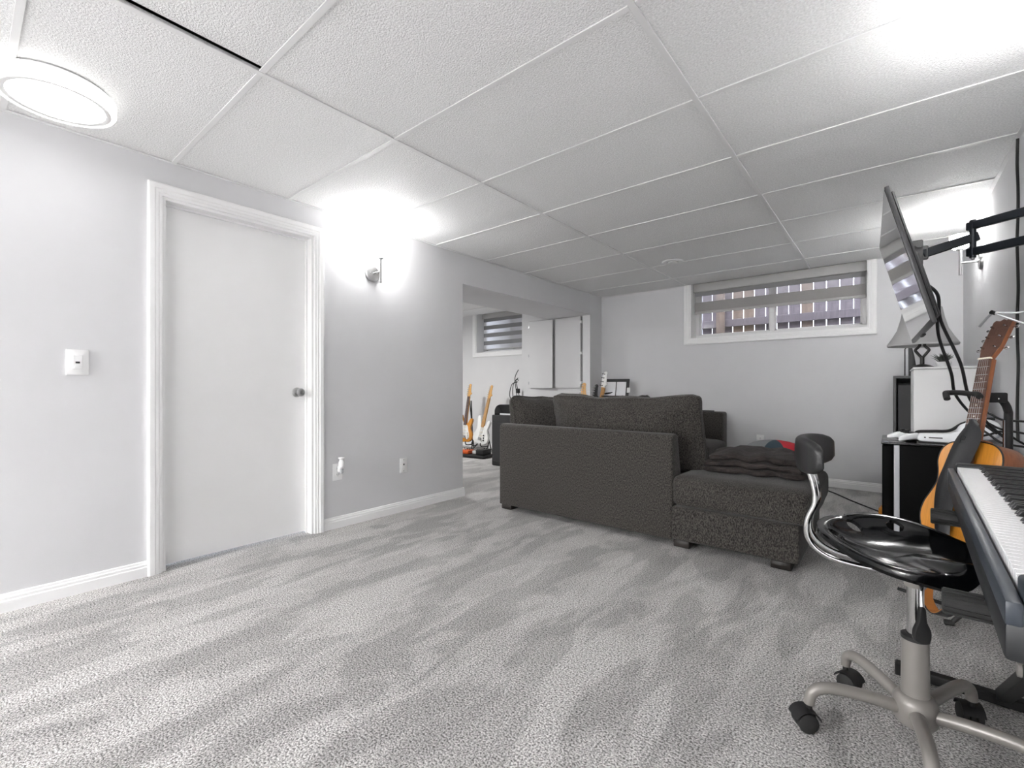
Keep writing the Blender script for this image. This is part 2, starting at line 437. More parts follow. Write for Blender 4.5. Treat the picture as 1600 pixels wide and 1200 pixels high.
# second room tiles
x2 = [XL2+.002, -5.79, -4.51, XL-.664-.002]; y2 = [2.152]+[y for y in YL if 2.2 < y < YB-.05]+[YB-.002]
for i in range(3):
    for j in range(len(y2)-1):
        x1_ = x2[i+1]-.003
        put_tile(x2[i]+.003, x1_, y2[j]+.003, y2[j+1]-.003)
for x in x2[1:-1]: tee((x-TW/2, 2.15, ZC-.003), (x+TW/2, YB, ZC+.003), 'main_tee')
for y in y2[1:-1]:
    for i in range(3): tee((x2[i]+(TW/2 if i else 0), y-TW/2, ZC-.002), (x2[i+1]-(TW/2 if i < 2 else 0), y+TW/2, ZC+.003), 'cross_tee')

# baseboards
BP = [(0, 0), (0, .014), (.05, .014), (.054, .011), (.066, .011), (.07, .007), (.08, .006), (.083, 0)]
ML = frame((XL, 0, 0), (0, 1, 0), (1, 0, 0), (0, 0, 1))      # s=y, out=+x
MBk = frame((0, YB, 0), (1, 0, 0), (0, -1, 0), (0, 0, 1))    # s=x, out=-y
MR = frame((XR, 0, 0), (0, 1, 0), (-1, 0, 0), (0, 0, 1))
MCL = frame((0, OY1, 0), (1, 0, 0), (0, -1, 0), (0, 0, 1))
def base(name, M4, segs, label):
    mb = MB()
    for a, b in segs: mb._add(molding([(a, 0), (b, 0)], BP, M4))
    o = mb.build(name, 'white', ang=25); tag(o, label, 'baseboard', kind='structure')
base('baseboard_left', ML, [(YF, .657), (1.645, OY0+.014)], 'white stepped baseboard along the door wall')
base('baseboard_back', MBk, [(XL, XR)], 'white stepped baseboard under the wide window')
base('baseboard_right', MR, [(YF, YB)], 'white stepped baseboard along the piano wall')
base('baseboard_second_room', MBk, [(XL2, XCL)], 'white stepped baseboard behind the electric guitars')
base('baseboard_closet', MCL, [(XCL, XL)], 'white stepped baseboard under the cabinet doors')

# casings (U shaped round door and windows)
CP = [(0, 0), (0, .010), (.008, .013), (.014, .013), (.018, .017), (.032, .017), (.036, .021), (.058, .022), (.066, .018), (.066, 0)]
def casing(name, path, M4, label, parent=None):
    o = mold_obj(name, path, CP, M4, 'white', parent=parent)
    if parent is None: tag(o, label, 'casing', kind='structure')
    return o
casing('trim_1', [(DY0, 0), (DY0, DZ), (DY1, DZ), (DY1, 0)], ML, 'white moulded casing around the door')
# door jamb, stop, slab, knob
d1 = thing('door_1', 'flat white hinged door with a round metal knob', 'door', T(XL-.06, DY0, 0), kind='structure')
def inv(o): return o.matrix_world.inverted()
bpy.context.view_layer.update()
jm = MB()
jm.box((-.06, 0, 0), (.06, .016, DZ)); jm.box((-.06, DY1-DY0-.016, 0), (.06, DY1-DY0, DZ)); jm.box((-.06, .016, DZ-.016), (.06, DY1-DY0-.016, DZ))
jm.box((-.014, .016, 0), (.002, .027, DZ-.016)); jm.box((-.014, DY1-DY0-.027, 0), (.002, DY1-DY0-.016, DZ-.016)); jm.box((-.014, .027, DZ-.027), (.002, DY1-DY0-.027, DZ-.016))
jm.build('door_jamb', 'white', d1, smooth=False)
MB().box((-.052, .018, .012), (-.014, DY1-DY0-.018, DZ-.018), .002, 1).build('door_slab', 'door', d1, smooth=False)
kb = MB()
kmx = T(-.014, DY1-DY0-.085, .98) @ RY(PI/2)
kb.lathe([(0, 0), (.033, 0), (.033, .004), (.027, .010), (.013, .013), (.012, .035), (.019, .042), (.027, .050), (.028, .060), (.024, .068), (.012, .072), (.011, .070), (0, .070)], 28, kmx)
kb.build('door_knob', 'nickel', d1, label='round brushed metal knob')

# ------------------------------------------------------------------ windows
def window(name, H, label, mull, yg):
    o = thing(name, label, 'window', T(0, YB, 0), kind='structure')
    x0, x1, z0, z1 = H
    Mw = frame((0, 0, 0), (1, 0, 0), (0, -1, 0), (0, 0, 1))
    mold_obj('window_casing', [(x0, ZC+.0), (x0, z0), (x1, z0), (x1, ZC+.0)], [(-a, b) for a, b in CP], Mw, 'white', parent=o)
    r = MB(); e = .012
    r.box((x0, .0, z0), (x1, WT, z0+e)); r.box((x0, .0, z0+e), (x0+e, WT, z1)); r.box((x1-e, .0, z0+e), (x1, WT, z1)); r.box((x0+e, .0, z1-e), (x1-e, WT, z1))
    r.build('jamb_liner', 'white', o, smooth=False)
    fr = MB(); g = .045; a0, a1, b0, b1 = x0+e, x1-e, z0+e, z1-e; fy0, fy1 = yg-.03, yg+.04
    fr.box((a0, fy0, b0), (a1, fy1, b0+g), .004, 1); fr.box((a0, fy0, b1-g), (a1, fy1, b1), .004, 1)
    fr.box((a0, fy0, b0+g), (a0+g, fy1, b1-g), .004, 1); fr.box((a1-g, fy0, b0+g), (a1, fy1, b1-g), .004, 1)
    fr.build('window_frame', 'vinyl', o, smooth=False)
    MB().box((mull-.025, fy0-.005, b0+g-.01), (mull+.025, fy1, b1-g), .004, 1).build('mullion', 'vinyl', o, smooth=False)
    sa = MB(); q = .028
    for p0, p1, yy in ((a0+g, mull-.025, .012), (mull+.025, a1-g, -.004)):
        sm = MB()
        sm.box((p0, yg+yy-.012, b0+g), (p1, yg+yy+.012, b0+g+q*.6)); sm.box((p0, yg+yy-.012, b1-g-q*.6), (p1, yg+yy+.012, b1-g))
        sm.box((p0, yg+yy-.012, b0+g), (p0+q*.5, yg+yy+.012, b1-g)); sm.box((p1-q*.5, yg+yy-.012, b0+g), (p1, yg+yy+.012, b1-g))
        s_ = sm.build('sash', 'vinyl', o, smooth=False)
        MB().box((p0, yg+yy-.003, b0+g), (p1, yg+yy+.003, b1-g)).build('pane', 'glass', s_, smooth=False)
    MB().box((a1-.03, fy0-.012, b0+g+.02), (a1-.012, fy0, b0+g+.08), .003, 1).build('latch', 'vinyl', o, smooth=False)
    return o
window('window_1', H1, 'wide basement slider window looking onto a wooden fence', -1.03, 0.215)
window('window_2', H2, 'white framed window above the electric guitars', -4.85, 0.235)

def blind(label, x0, x1, y, rows, cass, rail):
    o = thing('zebra_blind', label, 'blind', T(0, y, 0), group='zebra roller blinds')
    MB().box((x0, -.035, cass[0]), (x1, .035, cass[1]), .008, 2).build('cassette', 'blind_cass', o)
    for m, z0, z1, nm in rows:
        MB().box((x0+.012, -.002, z0), (x1-.012, .002, z1)).build(nm, m, o, smooth=False)
    MB().box((x0+.010, -.010, rail[0]), (x1-.010, .010, rail[1]), .004, 2).build('bottom_rail', 'blind_cass', o)
    return o
blind('half raised zebra blind in the wide window', H1[0]+.014, H1[1]-.014, YB+.11,
      [('blind_dark', 2.13, 2.18, 'solid_band'), ('sheer', 2.055, 2.13, 'sheer_band'), ('blind_grey', 1.945, 2.055, 'solid_band')], (2.178, 2.28), (1.915, 1.945))
rows = []; z = 2.15
for k in range(4):
    rows.append(('sheer_white', z-.067, z, 'sheer_band')); z -= .067
    if k < 3: rows.append(('blind_dark', z-.066, z, 'solid_band')); z -= .066
rows.insert(0, ('blind_dark', 2.15, 2.21, 'solid_band'))
blind('lowered striped zebra blind above the guitars', H2[0]+.014, H2[1]-.014, YB+.17, rows, (2.205, 2.285), (z-.022, z))

# outside: ground, fence, yellow thing
g = MB().box((-9, YB+WT, 1.50), (4, 11, 1.58))
struct('ground_outside', g, 'soil', 'bare ground outside the windows', 'ground')
fence = thing('wooden_fence', 'weathered plank fence seen through the wide window', 'fence', T(0, 6.72, 1.58))
bm_ = MB().box((-.0625, 0, 0), (.0625, .02, 1.5), .002, 1).build('fence_board', 'boardw', fence, smooth=False)
bm2 = MB().box((-.0625, 0, 0), (.0625, .02, 1.5), .002, 1).build('fence_board', 'boardw2', fence, smooth=False)
bm_.matrix_local = T(-.4646+.066-9*.132*0, 0, 0)
k0 = 0
for k in range(-38, 12):
    x = -.4646+.066+.132*k
    if k == 0: continue
    if k == -9: bm2.matrix_local = T(x, 0, 0); continue
    src = bm2 if k in (-8, -9, -3, 4) else bm_
    share(src, 'fence_board', fence, T(x+random.uniform(-.003, .003), random.uniform(-.003, .003), random.uniform(-.02, 0)))
for z_ in (.26, 1.1):
    MB().box((-5.6, -.04, z_), (1.2, 0, z_+.10), .003, 1).build('fence_rail', 'boardw', fence, smooth=False)
for x in (-1.79, .55, -4.1):
    MB().box((x-.05, -.10, -.06), (x+.05, -.0405, 1.5), .003, 1).build('fence_post', 'boardw2', fence, smooth=False)
yb = MB().lathe([(0, 0), (.10, 0), (.115, .02), (.115, .06), (.10, .075), (.04, .08), (0, .08)], 24).build('yellow_bowl', 'yellow')
yb.location = (-1.47, 6.45, 1.58); tag(yb, 'yellow round plastic object outside by the fence', 'tub')

# ------------------------------------------------------------------ ceiling light
def ceiling_light(x, y, label, dm='lampon'):
    o = thing('ceiling_light', label, 'ceiling light', T(x, y, ZC-.003), group='round ceiling lights')
    MB().lathe([(0, 0), (.165, 0), (.165, -.012), (0, -.012)], 48).build('base_plate', 'plate', o)
    MB().lathe([(.168, -.012), (.178, -.012), (.186, -.020), (.186, -.060), (.180, -.070), (.170, -.070), (.168, -.066)], 56).build('rim', 'rimon', o)
    MB().lathe([(.168, -.012), (.168, -.068), (.163, -.070), (.150, -.067), (.150, -.012)], 56).build('inner_ring', 'plate', o)
    MB().lathe([(0, -.068), (.10, -.067), (.149, -.062), (.149, -.05), (0, -.05)], 56).build('diffuser', dm, o)
    return o
ceiling_light(-2.66, 0.27, 'round white lit ceiling light near the door')
ceiling_light(-2.66, -2.9, 'added round white ceiling fill light behind the viewer, nearest to the viewer', 'lampfill')  # unseen lamp, added to brighten the room from behind the camera
ceiling_light(-2.3, -4.1, 'added round white ceiling fill light behind the viewer, farthest from the viewer', 'lampfill')  # second added fill lamp, also out of view
ceiling_light(-5.2, 3.6, 'round white lit ceiling light of the guitar room', 'lamproom')
# round ceiling vent
v = thing('ceiling_vent', 'small round white ceiling vent near the wide window', 'vent', T(-1.655, 4.50, ZC))
MB().lathe([(.052, 0), (.098, 0), (.102, -.004), (.096, -.012), (.07, -.016), (.056, -.010), (.052, 0)], 40).build('ring', 'plate', v)
MB().lathe([(0, -.024), (.035, -.024), (.048, -.016), (.046, -.010), (.012, -.004), (.012, .002), (0, .002)], 32).build('damper_disc', 'plate', v)

# ------------------------------------------------------------------ sconces
def sconce(M4, label):
    o = thing('wall_sconce', label, 'sconce', M4, group='wall sconces')
    # local: x out of the wall, z up; origin at the wall plate centre
    MB().lathe([(0, 0), (.062, 0), (.062, .010), (.056, .018), (.02, .020), (0, .020)], 36, RY(PI/2)).build('wall_plate', 'nickel', o)
    MB().tube([(.015, 0, .0), (.112, 0, .0)], .0065, 12).build('arm', 'nickel', o)
    MB().tube([(.112, 0, -.085), (.112, 0, .10)], .0085, 14).build('stem', 'nickel', o)
    MB().lathe([(0, .094), (.024, .094), (.026, .098), (.026, .102), (0, .102)], 24, T(.112, 0, 0)).build('cup', 'nickel', o)
    MB().lathe([(0, .104), (.034, .104), (.045, .112), (.054, .15), (.058, .20), (.054, .20), (.050, .15), (.040, .116), (0, .110)], 32, T(.112, 0, 0)).build('glass_shade', 'shadeon', o)
    for yy in (-.03, .03): MB().sphere((.02, yy, 0), .005, seg=10).build('screw', 'chrome', o)
    return o
sconce(frame((XL, 2.045, 1.89), (1, 0, 0), (0, 1, 0), (0, 0, 1)), 'lit metal wall sconce beside the white door')
sconce(frame((XR, 4.59, 1.905), (-1, 0, 0), (0, -1, 0), (0, 0, 1)), 'lit metal wall sconce behind the television arm')
sconce(frame((XR, 2.05, 1.905), (-1, 0, 0), (0, -1, 0), (0, 0, 1)), 'lit metal wall sconce above the piano')

# ------------------------------------------------------------------ plates
def plate(name, label, M4, w=.07, h=.115, cat='outlet'):
    o = thing(name, label, cat, M4)    # local x along wall, y out, z up
    MB().box((-w/2, 0, -h/2), (w/2, .006, h/2), .002, 2).build('cover_plate', 'plate', o)
    return o
sw = plate('light_switch', 'white square dimmer switch left of the door', frame((XL, .382, 1.137), (0, 1, 0), (1, 0, 0), (0, 0, 1)), .083, .125, 'switch')
MB().box((-.017, .006, -.034), (.017, .009, .034), .001, 1).build('switch_paddle', 'plate', sw)
MB().box((-.008, .009, -.006), (.008, .010, .003)).build('slot', 'slot', sw, smooth=False)
MB().box((-.012, .009, -.026), (.012, .0125, -.018), .001, 1).build('dimmer_slider', 'plate', sw)
def duplex(o):
    for zc in (-.02, .02):
        r = MB().lathe([(0, 0), (.017, 0), (.017, .003), (0, .003)], 20, T(0, .006, zc) @ RX(-PI/2)).build('receptacle', 'plate', o)
        for xx in (-.006, .006): MB().box((xx-.0012, .0088, zc-.002), (xx+.0012, .0095, zc+.008)).build('slot', 'slot', r, smooth=False)
        MB().box((-.002, .0088, zc-.011), (.002, .0095, zc-.007)).build('slot', 'slot', r, smooth=False)
ou = plate('wall_outlet', 'white duplex outlet with an air freshener plugged in', frame((XL, 1.756, .405), (0, 1, 0), (1, 0, 0), (0, 0, 1)), .075, .12)
duplex(ou)
ou2 = plate('wall_outlet', 'small white outlet low on the wall behind the chaise', frame((-1.114, YB, .43), (1, 0, 0), (0, -1, 0), (0, 0, 1)), .075, .12)
duplex(ou2)
jk = plate('jack_plate', 'narrow white jack plate between outlet and opening', frame((XL, 2.338, .376), (0, 1, 0), (1, 0, 0), (0, 0, 1)), .07, .118, 'wall plate')
MB().box((-.014, .006, -.03), (.014, .008, .03), .001, 1).build('insert', 'plate', jk)
MB().box((-.006, .008, .002), (.006, .010, .014)).build('jack_socket', 'slot', jk, smooth=False)
for zz in (-.046, .046): MB().sphere((0, .006, zz), .003, seg=8).build('screw', 'slot', jk)
af = thing('air_freshener', 'white plug-in air freshener in the outlet by the door', 'air freshener', frame((XL+.012, 1.765, .43), (0, 1, 0), (1, 0, 0), (0, 0, 1)))
MB().box((-.02, 0, -.025), (.02, .035, .02), .008, 3).build('housing', 'plate', af)
MB().lathe([(0, 0), (.019, 0), (.021, .01), (.021, .035), (.015, .045), (.015, .055), (.022, .062), (.022, .07), (0, .07)], 24, T(0, .03, .012)).build('refill_cap', 'plate', af)
MB().lathe([(0, -.035), (.012, -.035), (.017, -.028), (.017, 0), (0, 0)], 20, T(0, .028, 0)).build('oil_bottle', 'silver', af)

# ------------------------------------------------------------------ cabinet doors on the closet wall
cb = thing('wall_cabinet', 'flat lit-toned cabinet double doors, left leaf slightly ajar', 'cabinet', T(0, OY1, 0))
MB().box((-4.10, -.012, 1.985), (-3.20, -.0005, 2.02), .001, 1).build('top_frame', 'wall_lit', cb, smooth=False)
dl = MB().box((0, -.02, 1.008), (.435, -.001, 1.967), .001, 1).build('cabinet_door', 'wall_lit', cb, smooth=False)
dl.matrix_local = T(-4.085, -.004, 0) @ RZ(math.radians(-4.5))
dr = MB().box((-.405, -.02, 1.012), (0, -.001, 1.972), .001, 1).build('cabinet_door', 'wall_lit', cb, smooth=False)
dr.matrix_local = T(-3.222, -.004, 0)
MB().box((-3.214, -.003, 1.012), (-3.204, -.0002, 1.975)).build('shadow_gap', 'slot', cb, smooth=False)
for zz in (1.08, 1.48, 1.90):
    MB().box((-4.112, -.012, zz-.02), (-4.088, -.0005, zz+.02), .001, 1).build('hinge', 'silver', cb, smooth=False)
    MB().box((-3.225, -.030, zz-.018), (-3.198, -.0005, zz+.018), .001, 1).build('hinge', 'plate', cb, smooth=False)

# ------------------------------------------------------------------ sectional sofa
sf = thing('sectional_sofa', 'charcoal tweed sectional sofa with chaise', 'sofa', T(-1.5, 4.2, 0))
bpy.context.view_layer.update()
S = T(1.5, -4.2, 0)
def sp(mb, name, m='sofa', label=None):
    bmesh.ops.transform(mb.bm, matrix=S, verts=mb.bm.verts); return mb.build(name, m, sf, ang=50, label=label)
SX0, SX1, SXC, SY0, SY1 = -2.53, -1.07, -.38, 2.90, 5.55
# near arm: straight outside, sloped inside
arm = MB()
b = bmesh.new()
prof = [(SY0, .045), (SY0, .685), (SY0+.012, .705), (SY0+.035, .712), (SY0+.085, .712), (SY0+.11, .70), (SY0+.20, .28), (SY0+.20, .045)]
A = [b.verts.new((SX0, p[0], p[1])) for p in prof]; B = [b.verts.new((SX1, p[0], p[1])) for p in prof]
b.faces.new(A); b.faces.new(B[::-1])
for i in range(len(prof)): b.faces.new((A[i], B[i], B[(i+1) % len(prof)], A[(i+1) % len(prof)]))
bmesh.ops.recalc_face_normals(b, faces=b.faces)
es = [e for e in b.edges if abs(e.verts[0].co.x-e.verts[1].co.x) < 1e-6]
bmesh.ops.bevel(b, geom=es, offset=.015, segments=3, affect='EDGES', profile=0.5)
arm._add(b); sp(arm, 'near_arm')
sp(MB().box((SX0, SY0+.2, .045), (SX0+.22, SY1, .71), .02, 3), 'back_frame')
sp(MB().box((SX0+.22, SY1-.2, .045), (-1.42, SY1, .742), .025, 3), 'far_arm')
sp(MB().box((SX0+.22, SY0+.2, .045), (-1.42, SY1-.2, .262), .012, 2), 'seat_base')
sp(MB().box((SX1-.012, SY0+.003, .048), (SXC, 3.84, .258), .015, 3), 'chaise_base')
sp(MB().cushion(.76, .97, .20, .055, (.012, .008, .018), 15, .004, 5, T(-.708, 3.38, .352)), 'chaise_cushion')
sp(MB().cushion(1.2, .74, .18, .05, (.0, .0, .015), 11, .004, 5, T(-1.70, 3.49, .345)), 'seat_cushion')
sp(MB().cushion(.92, .73, .19, .05, (.012, 0, .02), 11, .004, 5, T(-1.83, 4.235, .352)), 'seat_cushion')
sp(MB().cushion(.92, .73, .19, .05, (.012, 0, .02), 11, .004, 5, T(-1.83, 4.975, .352)), 'seat_cushion')
# piping along the chaise cushion
for x, y in ((-2.47, 2.97), (-1.02, 2.97), (-.47, 2.97), (-2.47, 5.48), (-1.5, 5.48), (-.47, 3.77)):
    sp(MB().box((x-.05, y-.05, 0), (x+.05, y+.05, .046), .004, 1), 'foot', 'foot')
# loose back cushions
def pillow(label, w, h, t, M4, seed, sag=.0):
    mb = MB()
    def fn(q, p):
        e = max(abs(p.x), abs(p.z)); k = max(0, 1-e**3.2)
        q.y *= (.30+.70*k)
        q.z += sag*(1-p.x**2)*(.5+.5*p.z)*-1
        q.z += .004*math.sin(p.x*9+seed)*max(0, p.z)
        q.y += .010*noise.noise(Vector((p.x*5+seed, p.z*4, p.y)))
        return q
    mb.cushion(w, t, h, .05, (0, .02, 0), 19, .010, 6, None, seed, fn)
    o = mb.build('back_cushion', 'sofa', ang=60); o.matrix_world = M4
    return tag(o, label, 'cushion', 'loose charcoal back cushions')
pillow('long charcoal back cushion leaning on the near sofa arm', 1.17, .56, .26, T(-1.545, 3.185, .695) @ RX(math.radians(13)), 1, .03)
pillow('charcoal cushion slumped in the sofa corner by the opening', .72, .50, .24, T(-2.36, 3.36, .70) @ RZ(math.radians(70)) @ RX(math.radians(-13)), 2, .02)
pillow('charcoal back cushion in the middle of the sofa back', .78, .50, .24, T(-2.22, 4.18, .685) @ RZ(PI/2) @ RX(math.radians(-12)), 3, .02)
pillow('charcoal back cushion at the far end of the sofa back', .74, .50, .24, T(-2.22, 4.95, .685) @ RZ(PI/2) @ RX(math.radians(-12)), 4, .02)
# remote on the far arm
rm = MB().box((-.09, -.022, 0), (.09, .022, .014), .005, 2).build('remote_tray', 'bronze'); rm.matrix_world = T(-1.62, 5.43, .742) @ RZ(.1)
tag(rm, 'small dark tray on the far sofa arm', 'tray')

# plush blanket, folded
bl = MB()
def layer(z, th, w, d, cx, cy, seed, mb):
    def fn(q, p):
        e = noise.noise(Vector((p.x*2.6+seed, p.y*2.6, seed)))
        q.x *= 1+.10*e; q.y *= 1+.14*noise.noise(Vector((p.x*3.4, seed+3, p.y)))
        dome = .05*(1-(p.x*.9)**2)*(1-(p.y*.8)**2)
        q.z += dome*(z/.12)+.020*noise.noise(Vector((p.x*3+seed*.2, p.y*2.2, seed*.15)))*(.4+z/.1)
        return q
    mb.cushion(w, d, th, th*.45, (0, 0, .004), 19, .004, 14, T(cx, cy, z+th/2), seed, fn)
layer(.006, .036, .58, .50, .0, .0, 1, bl); layer(.040, .036, .55, .47, -.01, .01, 2, bl); layer(.074, .038, .53, .45, .01, .02, 3, bl)
o = bl.build('folded_blanket', 'fur', ang=80); o.matrix_world = T(-.675, 3.36, .462) @ RZ(math.radians(4))
tag(o, 'dark brown plush blanket folded on the chaise', 'blanket')
# round soft toy seat / pouf behind the blanket
pf = thing('padded_pouch', 'grey, slate and red padded pouch behind the blanket', 'pouch', T(-.635, 3.74, .462))
def wedge(a0, a1, m, nm):
    def fn(u, v):
        a = a0+(a1-a0)*u; r = math.sin(v*PI/2); 
        return Vector((.22*math.cos(a)*r, .10*math.sin(a)*r, .17*math.cos(v*PI/2)**.6))
    MB().grid(fn, 14, 10, -.006).build(nm, m, pf)
wedge(PI*.0, PI*.75, 'tealcloth', 'back_panel'); wedge(PI*.75, PI*1.40, 'greycloth', 'side_panel'); wedge(PI*1.40, PI*1.62, 'tealcloth', 'front_panel'); wedge(PI*1.62, PI*2, 'redcloth', 'side_panel')

# ------------------------------------------------------------------ stool
SH = Vector((.054, 1.712, 0))
st = thing('saddle_stool', 'black saddle stool with chrome back tubes and grey wheeled base', 'stool', T(SH.x, SH.y, 0))
# base: five arms
hub = MB().lathe([(.0, .075), (.044, .075), (.050, .085), (.050, .135), (.042, .150), (.030, .156), (0, .156)], 28).build('hub', 'grey_metal', st)
for k in range(5):
    a = math.radians(131+72*k)
    c, s_ = math.cos(a), math.sin(a)
    arm = MB(); path = [(.03, .108), (.10, .122), (.18, .131), (.225, .128), (.25, .112), (.259, .088), (.26, .076)]
    pts = [(c*r, s_*r, z) for r, z in spline([Vector((p[0], p[1], 0)) for p in path], 4, False) and [(q.x, q.y) for q in spline([Vector((p[0], p[1], 0)) for p in path], 4, False)]]
    arm.tube(pts, [.018-.004*min(1, i/(len(pts)-1)) for i in range(len(pts))], 14)
    arm.build('base_arm', 'grey_metal', st)
    cst = MB(); cm = T(c*.26, s_*.26, 0) @ RZ(a+(PI+.4, .2, 1.2, 2.4, .8)[k])
    cst.tube([(0, 0, .045), (0, 0, .082)], .008, 10, mtx=cm)
    cap = MB(); 
    cst.lathe([(0, -.006), (.029, -.006), (.031, -.002), (.031, .002), (.029, .006), (0, .006)], 26, cm @ T(.012, 0, .0325) @ RX(PI/2))
    co = cst.build('caster', 'black', st)
    for yy in (-.017, .017):
        MB().lathe([(0, -.009), (.024, -.009), (.028, -.006), (.028, .006), (.024, .009), (0, .009)], 26, cm @ T(.012, yy, .028) @ RX(PI/2)).build('wheel', 'rubber', co)
    def hood(u, v, cm=cm):
        an = PI*.08+PI*.84*u; return cm @ Vector((.012+.036*math.cos(an), -.026+.052*v, .030+.034*math.sin(an)))
    MB().grid(hood, 14, 4, .002).build('hood', 'black', co)
MB().tube([(0, 0, .15), (0, 0, .308)], [.032, .030], 30).build('column_sleeve', 'grey_metal', st)
MB().lathe([(.020, .308), (.032, .308), (.032, .318), (.026, .322), (.020, .322)], 30).build('sleeve_collar', 'black', st)
MB().tube([(0, 0, .32), (0, 0, .515)], .019, 26).build('gas_lift', 'chrome', st)
mp_ = MB().box((-.085, -.07, .500), (.085, .07, .512), .004, 1)
mp_.lathe([(0, .455), (.024, .455), (.028, .48), (.055, .502), (0, .502)], 26)
mp_.build('seat_mechanism', 'grey_metal', st)
lv = MB().tube([(.0, -.03, .497), (.012, -.07, .490), (.010, -.085, .470), (.010, -.088, .42)], .006, 10).build('lever', 'chrome', st)
MB().prism([(p.x, p.y) for p in spline([Vector(q) for q in ((-.006, .43, 0), (.006, .43, 0), (.010, .395, 0), (.020, .37, 0), (.018, .345, 0), (.0, .337, 0), (-.018, .345, 0), (-.020, .37, 0), (-.010, .395, 0))], 4)], -.007, .007, T(.010, -.09, 0) @ RZ(math.radians(35)), .003).build('lever_paddle', 'black', lv)
# seat: local +x is the sitter's front
def seat_pt(th, t):
    """th angle, t radius 0..1 ; local +x front"""
    ca, sa = math.cos(th), math.sin(th)
    rx = .170 if ca > 0 else .195
    n = 2.5
    k = (abs(ca/rx)**n+abs(sa/.215)**n)**(-1/n)
    x, y = ca*k*t, sa*k*t
    back = max(0, -ca); side = abs(sa)
    rim = .030+.045*back+.012*side*max(0, .4-ca)
    front = max(0, ca)
    z = rim*t**2.6
    if front > 0:
        z = (.016*t**2)*(front)*math.cos(sa*3)**2+z*(1-front)
        z += -.012*max(0, t-.80)/.2*front
        z += .018*front*t*math.exp(-(y/.045)**2)
    if t > .93: z -= .012*(t-.93)/.07
    return Vector((x, y, z))
NU, NV = 72, 22
holes = [(math.radians(a), .80) for a in (132, 180, 228)]
b = bmesh.new(); grid = []
for j in range(NV+1):
    t_ = (j/NV)
    grid.append([b.verts.new(seat_pt(2*PI*i/NU, max(t_, 1e-4))) for i in range(NU)] if j else [b.verts.new(seat_pt(0, 0))])
def inhole(i, j):
    for a, tt in holes:
        p = seat_pt(a, tt); q = seat_pt(2*PI*(i+.5)/NU, (j+.5)/NV)
        if (p-q).length < .026: return True
    return False
for i in range(NU):
    b.faces.new((grid[0][0], grid[1][i], grid[1][(i+1) % NU]))
    for j in range(1, NV):
        if inhole(i, j): continue
        b.faces.new((grid[j][i], grid[j+1][i], grid[j+1][(i+1) % NU], grid[j][(i+1) % NU]))
# round the hole rims
bmesh.ops.recalc_face_normals(b, faces=b.faces)
for e in b.edges:
    if len(e.link_faces) == 1:
        for v in e.verts:
            for a, tt in holes:
                p = seat_pt(a, tt)
                if (v.co-p).length < .045:
                    dv = v.co-p; v.co = p+dv.normalized()*.0245
bmesh.ops.solidify(b, geom=list(b.faces), thickness=-.012)
SEATM = T(-.015, .012, .524) @ RZ(math.radians(-32))
sm = MB(); sm._add(b, SEATM); sm.build('seat', 'gloss', st, ang=35)
skirt = MB().lathe([(0, .506), (.10, .508), (.125, .522), (.10, .526), (0, .526)], 40); skirt.build('seat_pan', 'black', st)
# back tubes and pad
for yy in (-.036, .036):
    path = [(.05, yy, .497), (-.12, yy, .492), (-.205, yy, .505), (-.248, yy, .545), (-.252, yy, .60), (-.232, yy, .66), (-.238, yy, .72), (-.262, yy, .795)]
    MB().tube(spline(path, 6, False), .0085, 14).build('back_tube', 'chrome', st)
def padfn(q, p):
    a = max(-1, min(1, q.y/.165)); lim = max(.25, (1-min(.999, abs(a))**4)**.25)
    q.z *= lim
    q.x += .062*a*a-.10*q.z*.3
    return q
MB().cushion(.030, .33, .108, .013, (.006, 0, 0), 17, mtx=T(-.268, 0, .808), fn=padfn).build('back_pad', 'soft', st, ang=70)
# ------------------------------------------------------------------ piano on an X stand
PM = frame((.144, .982, 0), (1, -.029, 0), (.029, 1, 0), (0, 0, 1))    # local x to the wall, y along the keys
pn = thing('digital_piano', 'black 88 key digital piano along the right wall', 'piano', PM)
KL, KT = 1.236, .735
MB().box((-.022, -.075, .640), (.30, KL+.060, .692), .006, 2).build('body', 'piano', pn)
MB().box((-.022, -.0745, .688), (-.003, KL+.0595, .722), .004, 2).build('key_slip', 'piano_sheen', pn)
MB().box((-.0025, -.0745, .6925), (.30, -.003, .745), .008, 3).build('end_block', 'piano_sheen', pn)
MB().box((-.0025, KL+.003, .6925), (.30, KL+.0595, .745), .008, 3).build('end_block', 'piano', pn)
MB().box((.155, -.0025, .6925), (.30, KL+.0025, .770), .008, 2).build('rear_panel', 'piano', pn)
kw = KL/52
wk = MB().box((0, .0006, .70), (.148, kw-.0006, KT), .0012, 1).build('white_key', 'keyw', pn, smooth=False)
for k in range(1, 52): share(wk, 'white_key', pn, T(0, kw*k, 0))
bkm = MB(); bkm.prism([(.052, KT), (.060, KT+.012), (.148, KT+.012), (.148, KT)], -.0055, .0055, None, .001)
bk = None; notes = 'ABCDEFG'
for k in range(51):      # keys counted from the sitter's right (far end is the left = low A when facing the wall)
    idx = 51-k; n0 = notes[(idx-1) % 7]
    # gap between white key k and k+1 (from near end); low end lies at far end
    lowk = 51-(k+1); nm = notes[lowk % 7]
    if nm in 'BE': continue
    if bk is None: bk = bkm.build('black_key', 'keyb', pn, smooth=False); bk.matrix_local = T(0, kw*(k+1), 0)
    else: share(bk, 'black_key', pn, T(0, kw*(k+1), 0))
sd = thing('keyboard_stand', 'black tubular X stand under the digital piano', 'stand', PM)
